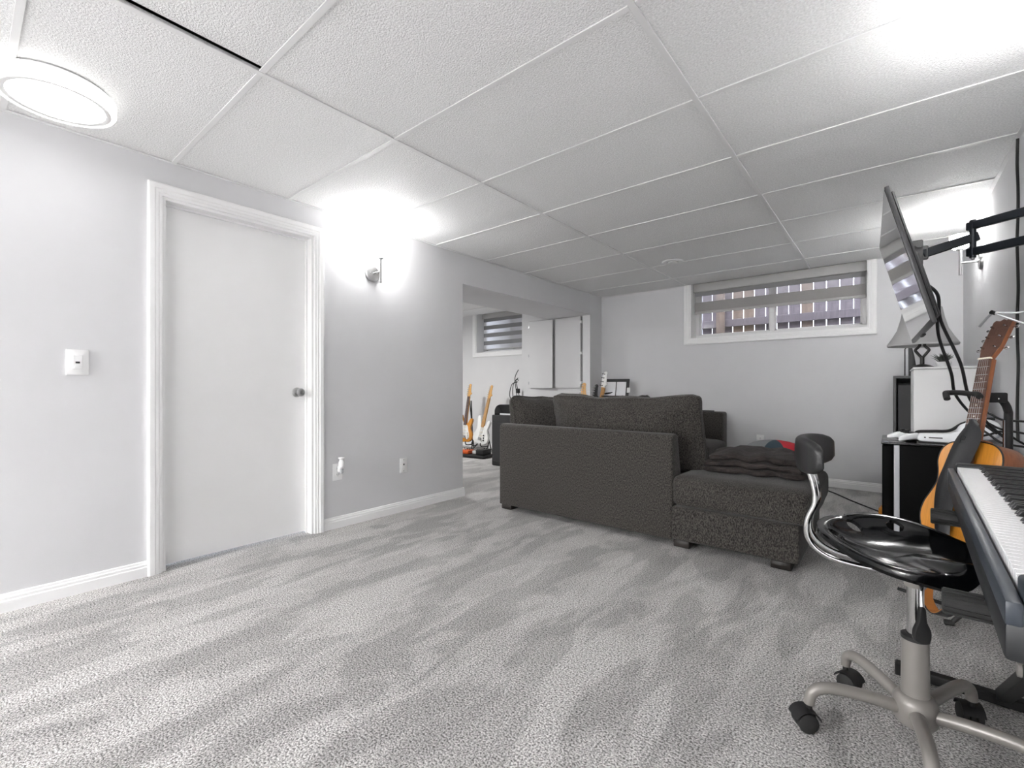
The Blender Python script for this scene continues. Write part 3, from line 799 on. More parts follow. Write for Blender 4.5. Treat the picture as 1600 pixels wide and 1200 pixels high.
def bar(mb, p, q, w=.03): 
    p, q = Vector(p), Vector(q); z = (q-p).normalized(); x = Vector((1, 0, 0)); x = (x-z*x.dot(z)).normalized(); y = z.cross(x)
    L = (q-p).length; return mb.box((-w/2, -w/2, 0), (w/2, w/2, L), .003, 1, frame(p, x, y, z))
yA, yB_ = .19, .94
for yy in (yA, yB_):
    tb = MB().tube([(-.02, yy, .6215), (.30, yy, .6215)], .0175, 18).build('support_arm', 'black', sd)
    cp = MB(); n = 28
    prof = []
    cp.tube([(-.075, yy, .615), (-.005, yy, .615)], .0215, 28); 
    for i in range(14):
        a = 2*PI*i/14
        cp.box((-.073, -.0016, .0205), (-.006, .0016, .0235), mtx=T(0, yy, .615) @ RX(a))
    cp.build('rubber_cap', 'rubber', tb, ang=30)
yF, yN = 1.14, .0
for yy in (yN, yF):
    ft = MB().box((-.16, yy-.018, .004), (.28, yy+.018, .036), .004, 1).build('floor_bar', 'black', sd)
    for xx in (-.16, .25): MB().box((xx-.004, yy-.021, 0), (xx+.034, yy+.021, .040), .004, 1).build('end_cap', 'rubber', ft)
for (y0, y1, xx) in ((yF, yA, .10), (yN, yB_, .145)):
    bm0 = MB(); bar(bm0, (xx, y0, .03), (xx, y1, .612), .034); bm0.build('cross_leg', 'black', sd)
MB().tube([(.075, (yF+yA)/2+.005, .325), (.175, (yF+yA)/2+.005, .325)], .018, 16).build('pivot_bolt', 'grey_metal', sd)
wr = MB().tube(spline([(.36, 1.26, .64), (.365, 1.235, .4), (.40, 1.2, .15), (.36, 1.14, .02), (.30, 1.2, .008), (.35, 1.33, .008), (.42, 1.3, .008)], 8, False), .004, 8).build('pedal_cable', 'wire')
tag(wr, 'thin black cable dropping from the piano to the carpet', 'cable')

# ------------------------------------------------------------------ guitars
def mirror(pts): return pts+[(-x, z) for x, z in pts[::-1] if abs(x) > 1e-6]
def acoustic(M4):
    g = thing('acoustic_guitar', 'amber topped acoustic guitar hanging on a black stand', 'guitar', M4)
    # local: x right, y back (front faces -y), z up; z=0 bottom of body
    half = [(0, 0), (.07, .004), (.125, .035), (.157, .10), (.153, .16), (.128, .215), (.112, .258), (.115, .30), (.125, .345), (.118, .39), (.09, .42), (.045, .432), (0, .434)]
    out = [(p.x, p.y) for p in spline([Vector((x, z, 0)) for x, z in mirror(half)], 4)]
    MB().prism(out, .004, .092, None, .002).build('body_sides_and_back', 'mahog', g, ang=30)
    MB().prism([(x*.992, .217+(z-.217)*.992) for x, z in out], 0, .004).build('soundboard', 'spruce', g, ang=30)
    ed = MB().tube([(x, .001, z) for x, z in out], .0028, 6, closed=True).build('binding', 'black', g)
    MB().lathe([(0, 0), (.048, 0), (.048, .002), (0, .002)], 32, T(0, -.0022, .295) @ RX(-PI/2)).build('sound_hole', 'black', g)
    MB().box((-.08, -.012, .115), (.08, 0, .145), .004, 2).build('bridge', 'rosew', g)
    NZ = .434+.335
    fb = MB(); fb.prism([(-.0285, .335), (.0285, .335), (.0225, NZ), (-.0225, NZ)], -.012, -.006).build('fretboard', 'rosew', g, smooth=False)
    nk = MB(); nk.prism([(-.0275, .43), (.0275, .43), (.0215, NZ), (-.0215, NZ)], -.006, .016, None, .005); nk.box((-.026, -.004, .40), (.026, .06, .445), .006, 2); nk.build('neck', 'mahog', g)
    MB().box((-.0235, -.017, NZ-.002), (.0235, -.006, NZ+.004)).build('nut', 'ivory', g, smooth=False)
    sl = .61
    for k in range(1, 19):
        zf = NZ-sl*(1-2**(-k/12)); wf = .0225+(NZ-zf)/(NZ-.335)*.006
        if zf > .34: MB().box((-wf, -.0135, zf-.001), (wf, -.012, zf+.001)).build('fret', 'chrome', g, smooth=False)
    for k in (3, 5, 7, 9, 12):
        zf = NZ-sl*(1-2**(-(k-.5)/12)); MB().sphere((0, -.012, zf), (.003, .0012, .003), seg=8).build('fret_dot', 'ivory', g)
    for i in range(6):
        x0, x1 = (-.018+.0072*i), (-.026+.0104*i)
        MB().tube([(x0, -.0165, NZ), (x1, -.0185, .135)], .0007, 5).build('string', 'chrome', g)
    # headstock leans back
    HM = T(0, -.004, NZ+.002) @ RX(math.radians(-15))
    hs = [(-.0235, 0), (.0235, 0), (.036, .045), (.037, .17), (.030, .178), (.012, .172), (0, .180), (-.012, .172), (-.030, .178), (-.037, .17), (-.036, .045)]
    h = MB().prism(hs, -.006, .010, HM, .0015).build('headstock', 'mahog', g)
    MB().prism([(x*.97, .004+z*.975) for x, z in hs], -.0075, -.006, HM).build('headstock_veneer', 'rosew', h, smooth=False)
    for sx in (-1, 1):
        for k in range(3):
            zz = .045+.048*k
            tn = MB().tube([HM @ Vector((sx*.024, -.006, zz)), HM @ Vector((sx*.024, -.020, zz))], .0035, 10)
            tn.tube([HM @ Vector((sx*.034, .004, zz)), HM @ Vector((sx*.048, .004, zz))], .002, 8)
            tn.sphere((0, 0, 0), (.009, .004, .007), HM @ T(sx*.053, .004, zz)); tn.build('tuning_peg', 'chrome', h)
    return g
a = Vector((.151, .198, .968)).normalized()
nf = Vector((-.76, -.65, 0)); nf = (nf-a*nf.dot(a)).normalized()
J = Vector((.250, 2.56, .80))
GM = frame(J-a*.434, a.cross(nf)*-1, -nf, a)
# make sure the frame is right handed
xr = (-nf).cross(a)
GM = frame(J-a*.434, xr, -nf, a)
acoustic(GM)
# capo lead / silver string ends at the head
ss = thing('guitar_capo', 'silver spring capo clipped to the guitar headstock', 'capo', GM @ T(0, 0, .434+.335+.165))
MB().tube([(-.03, -.028, -.03), (.0, -.034, .0), (.018, -.034, .018)], .0045, 10).build('bar', 'silver', ss)
MB().tube([(.018, -.034, .018), (.06, .01, .018), (.12, .03, .02)], .004, 10).build('handle', 'silver', ss)
MB().tube([(.018, -.034, .018), (.05, .01, -.005), (.10, .03, -.035)], .004, 10).build('handle', 'silver', ss)
MB().tube([(.018, -.040, .018), (.018, -.024, .018)], .008, 14).build('pivot', 'black', ss)
# strap draped over the front
gs = thing('guitar_strap', 'wide black leather strap draped over the acoustic guitar', 'strap', GM)
ctr = [(.018, .515, .010), (.022, .47, .036), (.018, .43, .048), (.008, .38, .050), (-.006, .32, .048), (-.022, .26, .046), (-.03, .20, .042), (-.03, .13, .036), (-.02, .05, .03)]
cs = spline([Vector(c) for c in ctr], 5, False)
def strap(u, v):
    i = u*(len(cs)-1); k = min(int(i), len(cs)-2); c = cs[k].lerp(cs[k+1], i-k)
    return Vector((c.x+(v-.5)*2*c.z, -.028-.010*(1-(2*v-1)**2)-.012*math.sin(u*PI), c.y))
MB().grid(strap, 46, 8, .004).build('wide_pad', 'leather', gs)
tail = spline([Vector(p) for p in ((-.02, -.03, .05), (-.035, -.035, -.06), (-.03, -.04, -.16), (-.005, -.05, -.22), (.05, -.05, -.25), (.09, -.045, -.20), (.10, -.035, -.10), (.08, -.03, .0))], 6, False)
def tailf(u, v):
    i = u*(len(tail)-1); k = min(int(i), len(tail)-2); c = tail[k].lerp(tail[k+1], i-k)
    return Vector((c.x, c.y+(v-.5)*.05, c.z))
tl = MB().grid(tailf, 40, 4, .004).build('strap_tail', 'leather', gs)
MB().grid(lambda u, v: tailf(u, .04+.92*v)+Vector((.0, 0, .0045 if .4 < u < .7 else .0))+Vector((.004 if u < .5 else -.004, 0, 0)), 40, 4, .002).build('suede_lining', 'suede', gs)
# logo stamped into the leather
lg = MB(); 
lg.tube([(.0, -.047, .415), (.0, -.047, .445)], .0012, 6); lg.tube(spline([Vector(p) for p in ((.0, -.047, .445), (.016, -.047, .442), (.014, -.047, .431), (.0, -.047, .430), (.018, -.047, .426), (.018, -.047, .416), (.0, -.047, .415))], 4, False), .0012, 6)
lg.build('stamped_emblem', 'black', gs)

# guitar stand: tripod with neck yoke
gd = thing('guitar_stand', 'black guitar stand with neck yoke behind the acoustic guitar', 'stand', T(.33, 2.70, 0))
MB().tube(spline([(.04, .02, .16), (.04, .02, .50), (.04, .02, .86), (.038, .015, .92), (.02, .0, .96), (-.01, -.03, .975)], 8, False), .0135, 14).build('pole', 'black', gd)
MB().tube([(.026, .008, .55), (.026, .008, .88)], .004, 8).build('chrome_rod', 'chrome', gd)
cl = MB().box((-.05, -.025, -.02), (.03, .025, .02), .006, 2, T(-.005, -.03, .972) @ RZ(math.radians(30))).build('yoke_clamp', 'black', gd)
for q in ((-.02, .012), (.008, -.004), (-.006, .016)): MB().sphere((q[0]-.005, -.056, .972+q[1]), .004, seg=8).build('rivet', 'chrome', cl)
yk = MB()
yk.tube(spline([(-.045, -.05, .978), (-.075, -.075, .985), (-.062, -.115, .985), (-.058, -.135, .975)], 5, False), .011, 12)
yk.tube(spline([(-.045, -.05, .978), (-.10, -.045, .99), (-.145, -.060, .99), (-.152, -.095, .985), (-.150, -.115, .965)], 5, False), .011, 12)
yk.build('yoke', 'rubber', gd)
for a_ in (120, 190, 290):
    c, s_ = math.cos(math.radians(a_)), math.sin(math.radians(a_))
    lg_ = MB().tube([(.04, .02, .20), (.04+c*.13, .02+s_*.13, .07), (.04+c*.17, .02+s_*.17, .016)], .009, 12).build('leg', 'black', gd)
    MB().tube([(.04+c*.165, .02+s_*.165, .014), (.04+c*.195, .02+s_*.195, .012)], .012, 12).build('rubber_foot', 'rubber', lg_)
MB().tube(spline([(.0, .02, .34), (-.06, -.06, .35), (-.10, -.14, .37)], 4, False), .009, 12).build('body_rest', 'rubber', gd)
MB().tube([(-.30, .26, .02), (-.05, .14, .02), (.04, .02, .05)], .008, 12).build('front_leg', 'black', gd)

def electric(name, label, M4, bodym, headm, board, knobs=3, bass=False, guard='gwhite', face=True, grp='electric guitars on the far wall'):
    g = thing(name, label, 'guitar', M4, group=grp)
    pts = [(0, 0), (.09, .008), (.15, .05), (.163, .11), (.14, .17), (.112, .215), (.108, .26), (.125, .32), (.13, .375), (.10, .392), (.07, .36), (.05, .315), (.03, .30),
           (-.03, .30), (-.05, .33), (-.07, .385), (-.095, .43), (-.135, .43), (-.145, .38), (-.128, .32), (-.115, .26), (-.122, .21), (-.15, .15), (-.163, .09), (-.14, .035), (-.07, .005)]
    out = [(p.x, p.y) for p in spline([Vector((x, z, 0)) for x, z in pts], 4)]
    MB().prism(out, 0, .044, None, .006).build('body', bodym, g, ang=40)
    pg = [(.02, .285), (.055, .26), (.075, .20), (.10, .13), (.10, .07), (.06, .05), (.03, .10), (-.05, .12), (-.06, .17), (-.085, .25), (-.10, .33), (-.08, .37), (-.05, .33), (-.02, .29)]
    pgo = [(p.x, p.y) for p in spline([Vector((x, z, 0)) for x, z in pg], 4)]
    MB().prism(pgo, -.003, 0).build('pickguard', guard, g, smooth=False)
    for k, zz in enumerate((.135, .19, .245)): MB().box((-.035, -.008, zz-.009), (.035, -.003, zz+.009), .003, 2).build('pickup', 'ivory', g)
    MB().box((-.036, -.012, .065), (.036, 0, .105), .003, 2).build('bridge', 'nickel', g)
    for k in range(knobs): MB().lathe([(0, 0), (.012, 0), (.010, .014), (0, .014)], 14, T(.068+.008*k, -.003, .15-.038*k) @ RX(PI/2)).build('knob', 'black' if bodym == 'gwhite' else 'ivory', g)
    MB().tube([(.02, -.012, .09), (.05, -.03, .085), (.075, -.03, .05)], .003, 8).build('tremolo_arm', 'black', g)
    L = .86 if bass else .65
    NZ = .09+L
    MB().prism([(-.028, .27), (.028, .27), (.0215, NZ), (-.0215, NZ)], -.006, .018, None, .003).build('neck', 'maple', g)
    MB().prism([(-.0282, .27), (.0282, .27), (.0217, NZ), (-.0217, NZ)], -.011, -.006).build('fretboard', board, g, smooth=False)
    hd = [(-.0215, 0), (.0215, 0), (.024, .03), (.046, .05), (.050, .068), (.036, .075), (.030, .09), (.022, .17), (.026, .195), (.010, .215), (-.012, .208), (-.024, .18), (-.034, .04)]
    ho = [(p.x, p.y) for p in spline([Vector((x, z, 0)) for x, z in hd], 3)]
    h = MB().prism(ho, -.004, .010, T(0, 0, NZ-.01), .002).build('headstock', headm, g)
    n = 4 if bass else 6
    for k in range(n):
        zz = NZ+.02+k*(.15/(n-1)); x = -.034+.010*k/(n-1)
        tb = MB().lathe([(0, 0), (.007, 0), (.006, .012), (0, .012)], 12, T(x+.016, -.004, zz) @ RX(PI/2))
        tb.sphere((x-.016, .004, zz), (.010, .004, .007)); tb.tube([(x, .004, zz), (x-.012, .004, zz)], .0025, 8)
        tb.build('tuning_peg', 'nickel' if not bass else 'black', h)
    for k in range(n):
        xx = -.016+.032*k/(n-1)
        MB().tube([(xx, -.013, NZ), (xx*1.4, -.014, .09)], .0008, 5).build('string', 'chrome', g)
    return g
def estand(label, x, y, rz, h=.36):
    o = thing('floor_guitar_stand', label, 'stand', T(x, y, 0) @ RZ(rz), group='black floor stands under the guitars')
    for sx in (-1, 1):
        MB().tube(spline([(sx*.03, .09, h), (sx*.07, .07, .22), (sx*.13, -.02, .09), (sx*.16, -.10, .012)], 5, False), .009, 10).build('front_leg', 'black', o)
        MB().tube(spline([(sx*.12, .0, .10), (sx*.10, -.10, .10), (sx*.095, -.145, .115), (sx*.09, -.15, .16)], 4, False), .008, 10).build('cradle', 'rubber', o)
    MB().tube([(0, .09, h), (0, .20, .012)], .009, 10).build('rear_leg', 'black', o)
    return o
def lean(x, y, z, rz, tilt, roll=0): return T(x, y, z) @ RZ(rz) @ RX(-tilt) @ RY(roll)
electric('electric_guitar', 'white electric guitar with maple neck against the far wall', lean(-4.98, 5.22, .13, math.radians(0), math.radians(9), math.radians(9)), 'gwhite', 'maple', 'maple')
electric('electric_guitar', 'amber electric guitar with white pickguard beside the opening edge', lean(-5.33, 5.22, .14, math.radians(8), math.radians(7), math.radians(4)), 'gburst', 'maple', 'rosew')
estand('black floor stand holding the white electric guitar', -4.97, 5.30, 0)
estand('black floor stand holding the amber electric guitar', -5.33, 5.30, math.radians(8), .80)

# pedalboard
pb = thing('pedal_board', 'black board of coloured effect pedals in front of the guitars', 'pedalboard', T(-4.84, 4.84, 0) @ RZ(math.radians(6)))
MB().box((-.40, -.15, .01), (.40, .15, .045), .012, 2).build('board', 'black', pb)
def pedal(x, y, w, d, h, m, label):
    o = thing('effect_pedal', label, 'pedal', pb.matrix_world @ T(x, y, .045), group='effect pedals on the board')
    MB().box((-w/2, -d/2, 0), (w/2, d/2, h), .006, 2).build('case', m, o)
    MB().lathe([(0, 0), (.012, 0), (.012, .012), (0, .012)], 14, T(0, -d*.25, h)).build('foot_switch', 'chrome', o)
    for xx in (-.02, .02): MB().lathe([(0, 0), (.009, 0), (.008, .014), (0, .014)], 12, T(xx, d*.25, h)).build('knob', 'black', o)
bpy.context.view_layer.update()
pedal(-.28, .02, .10, .14, .05, 'blue', 'blue effect pedal at the left of the board')
pedal(-.15, .05, .08, .13, .05, 'pwhite', 'white effect pedal between the blue and orange pedals')
pedal(.0, -.02, .16, .14, .05, 'orange', 'wide orange effect pedal in the middle of the board')
pedal(.14, .04, .075, .13, .045, 'pwhite', 'white effect pedal right of the orange pedal')
pedal(.29, .0, .13, .2, .075, 'black', 'black rocker pedal at the right of the board')
# amp stack behind the sofa
am = thing('keyboard_amp', 'black amplifier with rounded lid behind the sofa arm', 'amplifier', T(-3.80, 4.66, 0))
MB().box((-.22, -.2, 0), (.22, .2, .66), .012, 2).build('cabinet', 'black', am)
MB().prism([(-.20, .66)]+[(-.20+.10-.10*math.cos(t_*PI/2/8), .70+.095*math.sin(t_*PI/2/8)) for t_ in range(9)]+[(.14, .795), (.20, .75), (.20, .66)], -.17, .17, None, .006).build('rounded_lid', 'gloss', am)
MB().box((-.20, -.204, .06), (.20, -.199, .56), .004, 1).build('grille', 'dgrey', am)
MB().box((-.10, -.176, .664), (.15, -.171, .682)).build('paper_strip', 'paper', am, smooth=False)
# cables hung by the closet edge
hc = thing('hanging_cables', 'black cables hanging beside the cabinet wall', 'cable', T(-4.30, 5.33, 0))
for k, (dx, top, bot) in enumerate(((0, 1.28, .80), (-.03, 1.16, .72), (.02, 1.12, .9), (-.06, 1.10, .78))):
    MB().tube(spline([(dx*.2+.03, 0, top), (dx-.02, -.02, (top+bot)/2+.12), (dx*2, -.02, (top+bot)/2-.05), (dx*1.2+.02, 0, bot)], 6, False), .006, 8).build('cable', 'wire', hc)
MB().box((-.0, -.03, .93), (.05, .02, 1.0), .006, 1).build('hook_plug', 'black', hc)
# guitars behind the sofa, only heads show
electric('electric_bass', 'white bass whose pale headstock rises behind the sofa', lean(-3.0, 5.26, .08, 0, math.radians(3), math.radians(9)), 'gwhite', 'gwhite', 'maple', 2, True, 'gwhite', grp='guitars behind the sofa')
electric('electric_guitar', 'maple headed guitar just left of the black headstock behind the sofa', lean(-2.85, 4.72, .13, math.radians(10), math.radians(4), math.radians(2)), 'gburst', 'maple', 'maple', grp='guitars behind the sofa')
electric('electric_guitar', 'guitar with a black headstock behind the sofa', lean(-2.93, 5.0, .12, 0, math.radians(4), math.radians(7)), 'gloss', 'black', 'rosew', grp='guitars behind the sofa')
estand('black floor stand of the maple headed guitar behind the sofa', -2.84, 4.80, math.radians(10))
estand('black floor stand of the black headed guitar behind the sofa', -2.92, 5.09, 0)
# music stand
ms = thing('music_stand', 'black music stand with white sheets behind the sofa', 'music stand', T(-2.71, 5.36, 0) @ RZ(math.radians(15)))
for a_ in (90, 210, 330):
    c, s_ = math.cos(math.radians(a_)), math.sin(math.radians(a_)); MB().tube([(0, 0, .22), (c*.15, s_*.15, .01)], .007, 8).build('leg', 'black', ms)
MB().tube([(0, 0, .12), (0, 0, .93)], .010, 12).build('pole', 'black', ms)
DM = T(0, -.02, .90) @ RX(math.radians(-22))
dk = MB().box((-.17, 0, 0), (.17, .006, .245), .002, 1, DM).build('desk', 'bezel', ms)
MB().box((-.17, -.035, -.006), (.17, .004, 0), .001, 1, DM).build('lip', 'bezel', ms)
MB().tube([(-.02, .01, .06), (-.13, -.02, .03)], .01, 8, mtx=DM).build('clamp_arm', 'black', ms)
sh = []
for x0, x1 in ((-.15, .0), (.012, .13)):
    MB().box((x0, -.003, .002), (x1, -.0005, .20), mtx=DM).build('sheet', 'paper', ms, smooth=False)
MB().box((.145, -.01, .05), (.185, .0, .12), .004, 1, DM).build('page_clip', 'plate', ms)

# ------------------------------------------------------------------ TV and mount
tvA = Vector((-.018, 2.20, 1.758)); tvD = Vector((.115, 2.20, 1.240)); tvB = Vector((-.045, 3.138, 1.758))
ex = (tvB-tvA).normalized(); ez = (tvA-tvD).normalized(); ey = ez.cross(ex).normalized(); ez = ex.cross(ey)*1
# local x along screen (towards back wall), z up the screen, y out of the back
back = ex.cross(ez)
if back.x < 0: back = -back
TVM = frame(tvD, ex, back, ez)
tv = thing('television', 'flat television tilted down on a wall arm', 'television', TVM)
TWD, THT = (tvB-tvA).length, (tvA-tvD).length
MB().box((0, 0, 0), (TWD, .014, THT), .003, 2).build('bezel', 'bezel', tv)
MB().box((.010, -.0015, .016), (TWD-.010, .0005, THT-.010)).build('screen', 'screen', tv, smooth=False)
hb = MB().box((.03, .014, .02), (TWD-.03, .026, THT*.97), .006, 2); hb.box((.14, .02, .03), (TWD-.14, .046, THT*.55), .010, 2)
for k in range(10): hb.box((.035, .0255, .06+.012*k), (.13, .0275, .065+.012*k))
hb.build('rear_housing', 'tvback', tv)
MB().box((TWD/2-.05, .002, -.008), (TWD/2+.05, .014, .001), .002, 1).build('sensor_bar', 'black', tv)
mt = thing('tv_wall_mount', 'black articulated steel arm holding the television', 'wall mount', T(XR, 2.60, 1.64))
bpy.context.view_layer.update()
def mw(o): return o.matrix_world.inverted()
I = T(-XR, -2.60, -1.64)
def mp2(mb, name, m='mount', par=mt):
    bmesh.ops.transform(mb.bm, matrix=I, verts=mb.bm.verts); return mb.build(name, m, par)
# vesa plate on the back of the tv
vp = MB(); VX, VZ = TWD*.55, THT*.70
vp.box((VX-.10, .040, VZ-.10), (VX+.10, .046, VZ+.08), .003, 1, TVM); vp.box((VX-.12, .0265, VZ-.14), (VX-.09, .052, VZ+.12), .003, 1, TVM); vp.box((VX+.09, .0265, VZ-.14), (VX+.12, .052, VZ+.12), .003, 1, TVM)
mp2(vp, 'vesa_plate', 'midgrey')
hd = TVM @ Vector((VX, .090, VZ-.02))
tk = MB().box((-.042, -.025, -.055), (.012, -.012, .055), .004, 1, T(*hd)).box((-.042, .012, -.055), (.012, .025, .055), .004, 1, T(*hd)).box((-.012, -.011, -.03), (.03, .011, .03), .004, 1, T(*hd)); tk.tube([hd+Vector((0, -.035, .03)), hd+Vector((0, .035, .03))], .012, 14); tk.tube([hd+Vector((0, -.035, -.03)), hd+Vector((0, .035, -.03))], .009, 14)
mp2(tk, 'tilt_knuckle', 'midgrey')
pin = Vector((.272, 2.765, 1.652))
def arm_bar(p, q, w, h, nm):
    p, q = Vector(p), Vector(q); x = (q-p).normalized(); y = Vector((0, 0, 1)).cross(x).normalized(); z = x.cross(y)
    L = (q-p).length
    m_ = MB().box((-.02, -w/2, -h/2), (L+.02, w/2, h/2), .003, 1, frame(p, x, y, z)); return mp2(m_, nm)
arm_bar(hd+Vector((.028, 0, 0)), pin+Vector((0, 0, .0)), .018, .038, 'front_arm')
wl = Vector((.47, 2.632, 0))
for zz in (.052, -.060):
    r = arm_bar(pin+Vector((0, 0, zz)), Vector((wl.x, wl.y, pin.z+zz)), .02, .034, 'rear_arm')
pnm = MB().tube([pin+Vector((0, 0, -.085)), pin+Vector((0, 0, .075))], .011, 16); mp2(pnm, 'hinge_pin')
bolt = MB().sphere(pin+Vector((0, 0, -.088)), .007, seg=10); mp2(bolt, 'bolt', 'nickel')
for zz in (.052, -.060):
    bb = MB().tube([Vector((wl.x-.05, wl.y+.034, pin.z+zz-.024)), Vector((wl.x-.05, wl.y+.034, pin.z+zz+.022))], .009, 12); mp2(bb, 'bolt', 'nickel')
kn = MB().tube([Vector((wl.x, wl.y, pin.z-.09)), Vector((wl.x, wl.y, pin.z+.08))], .014, 16); mp2(kn, 'wall_hinge')
wp = MB().box((.484, 2.55, 1.50), (.4995, 2.715, 1.78), .003, 1); mp2(wp, 'wall_bracket')
# cables
def cable(name, pts, r, label, cat='cable'):
    o = MB().tube(spline([Vector(p) for p in pts], 8, False), r, 8).build(name, 'wire'); return tag(o, label, cat)
tb_ = TVM @ Vector((TWD*.42, .052, THT*.40))
cable('television_cable', [tb_, tb_+Vector((.05, .0, -.06)), (.17, 2.72, 1.30), (.235, 2.78, 1.12), (.27, 2.86, .97), (.33, 2.92, .86), (.40, 2.96, .78)], .006, 'black cable hanging from the television, nearer the guitar neck')
tb2 = TVM @ Vector((TWD*.50, .052, THT*.36))
cable('television_cable', [tb2, tb2+Vector((.045, .0, -.08)), (.17, 2.83, 1.24), (.215, 2.9, 1.08), (.235, 2.97, .98), (.30, 3.04, .88), (.38, 3.05, .80)], .006, 'black cable hanging from the television, farther from the guitar neck')
wpts = []
for k in range(13):
    z_ = 2.25-k*.125; wpts.append((.489, 3.36+.014*math.sin(k*1.9), z_))
cable('wall_cable', wpts, .006, 'long black cable running down the right wall')
for k, (p0, p1, sag) in enumerate((((.30, 3.10, .93), (.49, 3.0, .86), .03), ((.30, 3.12, .88), (.49, 3.05, .80), .02), ((.28, 3.05, .86), (.49, 2.9, .75), .04), ((.30, 3.0, .78), (.49, 3.1, .74), -.05))):
    p0, p1 = Vector(p0), Vector(p1); m_ = (p0+p1)/2-Vector((0, 0, sag))
    cable('loose_cable', [p0, p0.lerp(m_, .6), m_, p1.lerp(m_, .4), p1], .005, ['topmost loose black cable in the tangle behind the guitar', 'second loose black cable in the tangle behind the guitar', 'steepest loose black cable in the tangle behind the guitar', 'upward arched loose black cable in the tangle behind the guitar'][k])
cable('floor_cable', [(-.02, 4.7, .006), (-.25, 5.05, .006), (-.42, 5.35, .006), (-.62, 5.62, .006)], .006, 'black cable lying along the back wall baseboard')

# ------------------------------------------------------------------ fridge and things on it
FX0, FX1, FY0, FY1, FZ = -.035, .46, 3.26, 3.76, .712
fr = thing('mini_fridge', 'black mini fridge with silver door edge', 'fridge', T(FX0, FY0, 0))
MB().box((.075, 0, .03), (FX1-FX0, FY1-FY0, FZ-.012), .005, 2).build('cabinet', 'fridge', fr)
MB().box((.05, -.004, .0305), (.0745, FY1-FY0+.004, FZ-.0125), .002, 1).build('door_gasket', 'silver', fr)
dr_ = MB().box((0, 0, .04), (.05, FY1-FY0, FZ-.015), .008, 3).build('door', 'fridge', fr)
MB().box((-.004, -.002, FZ-.0115), (FX1-FX0, FY1-FY0, FZ), .003, 2).build('top_panel', 'gloss', fr)
for x, y in ((.08, .04), (.42, .04), (.08, .46), (.42, .46)): MB().lathe([(0, 0), (.018, 0), (.015, .031), (0, .031)], 14, T(x, y, 0)).build('foot', 'rubber', fr)
# game controller
gc = thing('game_controller', 'white game controller lying on the black fridge', 'controller', T(.075, 3.40, FZ) @ RZ(math.radians(-72)))
def shell(sx):
    prof = [(sx*x, y) for x, y in ((.0, .034), (.03, .036), (.058, .032), (.074, .012), (.083, -.02), (.088, -.052), (.080, -.068), (.066, -.062), (.052, -.036), (.036, -.022), (.0, -.020))]
    mb = MB().prism(prof, -.048, -.012, RX(-PI/2), .010)
    for v in mb.bm.verts:
        d_ = max(0, -.010-v.co.y); mid = .030
        v.co.z = mid+(v.co.z-mid)*(1-6*d_)-d_*.32+.004
    return mb
for sx in (-1, 1): shell(sx).build('grip', 'pcW', gc, ang=60)
MB().prism([(-.05, -.018), (.05, -.018), (.044, .030), (-.044, .030)], -.054, -.044, RX(-PI/2), .003).build('centre_panel', 'black', gc)
for sx in (-1, 1):
    MB().tube([(sx*.026, -.010, .050), (sx*.026, -.012, .068)], [.008, .011], 16).build('thumbstick', 'black', gc)
    MB().box((sx*.055-.016, .030, .022), (sx*.055+.016, .044, .042), .004, 2).build('shoulder_button', 'black', gc)
MB().box((-.03, -.02, 0), (.03, .035, .014), .004, 1).build('charging_cradle', 'black', gc)
# VR headset
vr = thing('vr_headset', 'white virtual reality headset on the black fridge', 'headset', T(.245, 3.40, FZ))
MB().cushion(.17, .12, .10, .045, (0, 0, .004), 13, mtx=T(.11, .0, .072) @ RY(math.radians(-16))).build('visor', 'pcW', vr, ang=60)
MB().prism([(p.x, p.y) for p in spline([Vector(q) for q in ((-.125, .012, 0), (-.125, .046, 0), (-.09, .052, 0), (-.03, .054, 0), (.02, .066, 0), (.07, .085, 0), (.09, .05, 0), (.06, .012, 0), (-.04, .008, 0))], 4)], -.062, -.038, None, .006).build('side_strap', 'pcW', vr, ang=60)
MB().box((-.085, -.064, .028), (-.03, -.0615, .034), .001, 1).build('vent_slot', 'black', vr)
MB().lathe([(0, 0), (.004, 0), (.004, .002), (0, .002)], 12, T(-.10, -.0615, .031) @ RX(PI/2)).build('button', 'black', vr)
MB().tube(spline([(-.10, -.045, .008), (-.138, -.04, .018), (-.132, -.035, .056), (-.07, -.03, .064), (.0, -.01, .07), (.05, .0, .108), (.11, .0, .132), (.17, .0, .14)], 5, False), .008, 10).build('head_strap', 'black', vr)
MB().box((-.125, -.06, 0), (.16, .05, .010), .003, 1).build('face_pad', 'black', vr)

# white cabinet with lamp and plant
wc = thing('white_cabinet', 'tall white cabinet behind the fridge', 'cabinet', T(.11, 3.87, 0))
MB().box((.004, .002, .05), (.30, .52, 1.128), .006, 2).build('carcass', 'wcab', wc)
MB().box((0, -.002, 1.1285), (.305, .525, 1.142), .005, 2).build('top', 'wcab', wc)
MB().box((.012, .01, 0), (.29, .51, .0495)).build('plinth', 'wcab', wc, smooth=False)
lp = thing('table_lamp', 'table lamp with grey bell shade behind the television', 'lamp', T(.165, 4.12, 1.142))
MB().lathe([(0, 0), (.06, 0), (.062, .008), (.04, .02), (.014, .028), (0, .028)], 28).build('base', 'bronze', lp)
MB().tube([(0, 0, .02), (0, 0, .075)], .012, 14).build('stem', 'bronze', lp)
for sx in (-1, 1):
    MB().tube(spline([(0, 0, .068), (sx*.022, 0, .10), (sx*.034, 0, .122), (sx*.022, 0, .138), (sx*.012, 0, .155), (sx*.018, 0, .18)], 5, False), .0085, 10).build('scroll', 'bronze', lp)
MB().tube([(0, 0, .17), (0, 0, .36)], .008, 10).build('upper_rod', 'bronze', lp)
sp_ = [(.182, .150), (.184, .162), (.158, .205), (.13, .26), (.112, .33), (.10, .40)]
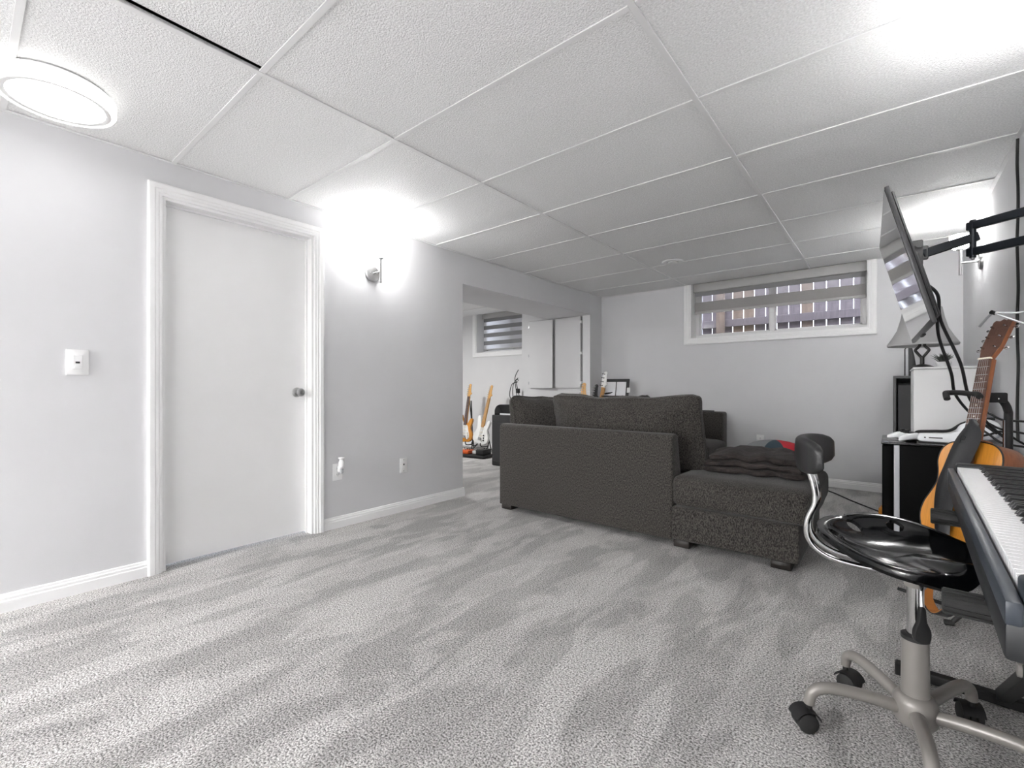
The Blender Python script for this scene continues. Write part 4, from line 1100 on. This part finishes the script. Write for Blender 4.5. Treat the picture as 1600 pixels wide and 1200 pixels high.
MB().lathe(sp_+[(r-.004, z) for r, z in sp_[::-1]]+[sp_[0]], 48).build('bell_shade', 'shade', lp)
pl = thing('potted_grass', 'small spiky grass plant in a white pot on the cabinet', 'plant', T(.262, 4.02, 1.142))
MB().lathe([(0, 0), (.03, 0), (.04, .035), (.038, .035), (.028, .006), (0, .006)], 24).build('pot', 'pot', pl)
lf = MB()
for k in range(90):
    an = random.uniform(0, 2*PI); r1 = random.uniform(.0, .062); h = random.uniform(.06, .092)-r1*.35
    c, s_ = math.cos(an), math.sin(an)
    lf.tube([(c*.018*random.random(), s_*.018*random.random(), .025), (c*r1*.6, s_*r1*.6, .025+h*.6), (c*r1, s_*r1, .025+h*.85)], [.003, .0022, .0004], 4)
lo = lf.build('grass_blades', 'leaf', pl); lo['kind'] = 'stuff'
# black media tower with a thin curved panel on it
mtw = thing('media_tower', 'narrow black cabinet tower in the back right corner', 'cabinet', T(.02, 5.22, 0))
tw = MB(); tw.box((0, 0, 0), (.02, .42, 1.115)); tw.box((.30, 0, 0), (.32, .42, 1.115)); tw.box((.02, 0, 1.095), (.30, .42, 1.115)); tw.box((.02, 0, 0), (.30, .42, .03)); tw.box((.02, .40, .03), (.30, .42, 1.095))
tw.build('frame', 'midgrey', mtw, smooth=False)
MB().box((.032, -.012, .04), (.298, .008, 1.035), .003, 1).build('door', 'dgrey', mtw)
MB().box((.16, -.024, .86), (.23, -.0125, .872), .003, 1).build('handle', 'nickel', mtw)
MB().box((.021, .10, 1.04), (.299, .38, 1.05)).build('shelf', 'black', mtw, smooth=False)
pnl = thing('curved_monitor', 'thin dark curved monitor seen edge on above the black tower', 'monitor', T(.127, 5.30, 1.1155))
MB().prism([(0, 0), (0, .298), (.006, .302), (.022, .24), (.036, .17), (.046, .09), (.050, 0)], 0, .26, None, .002).build('panel', 'dgrey', pnl)
MB().tube([(-.026, .1, 0), (-.026, .1, .24), (-.004, .1, .28)], .004, 8).build('support_wire', 'bronze', pnl)
yt = MB().cushion(.05, .12, .10, .02, (0, 0, 0), 6).build('yellow_toy', 'gburst'); yt.location = (-.045, 4.55, .05)
tag(yt, 'small amber object on the carpet beside the fridge', 'toy')
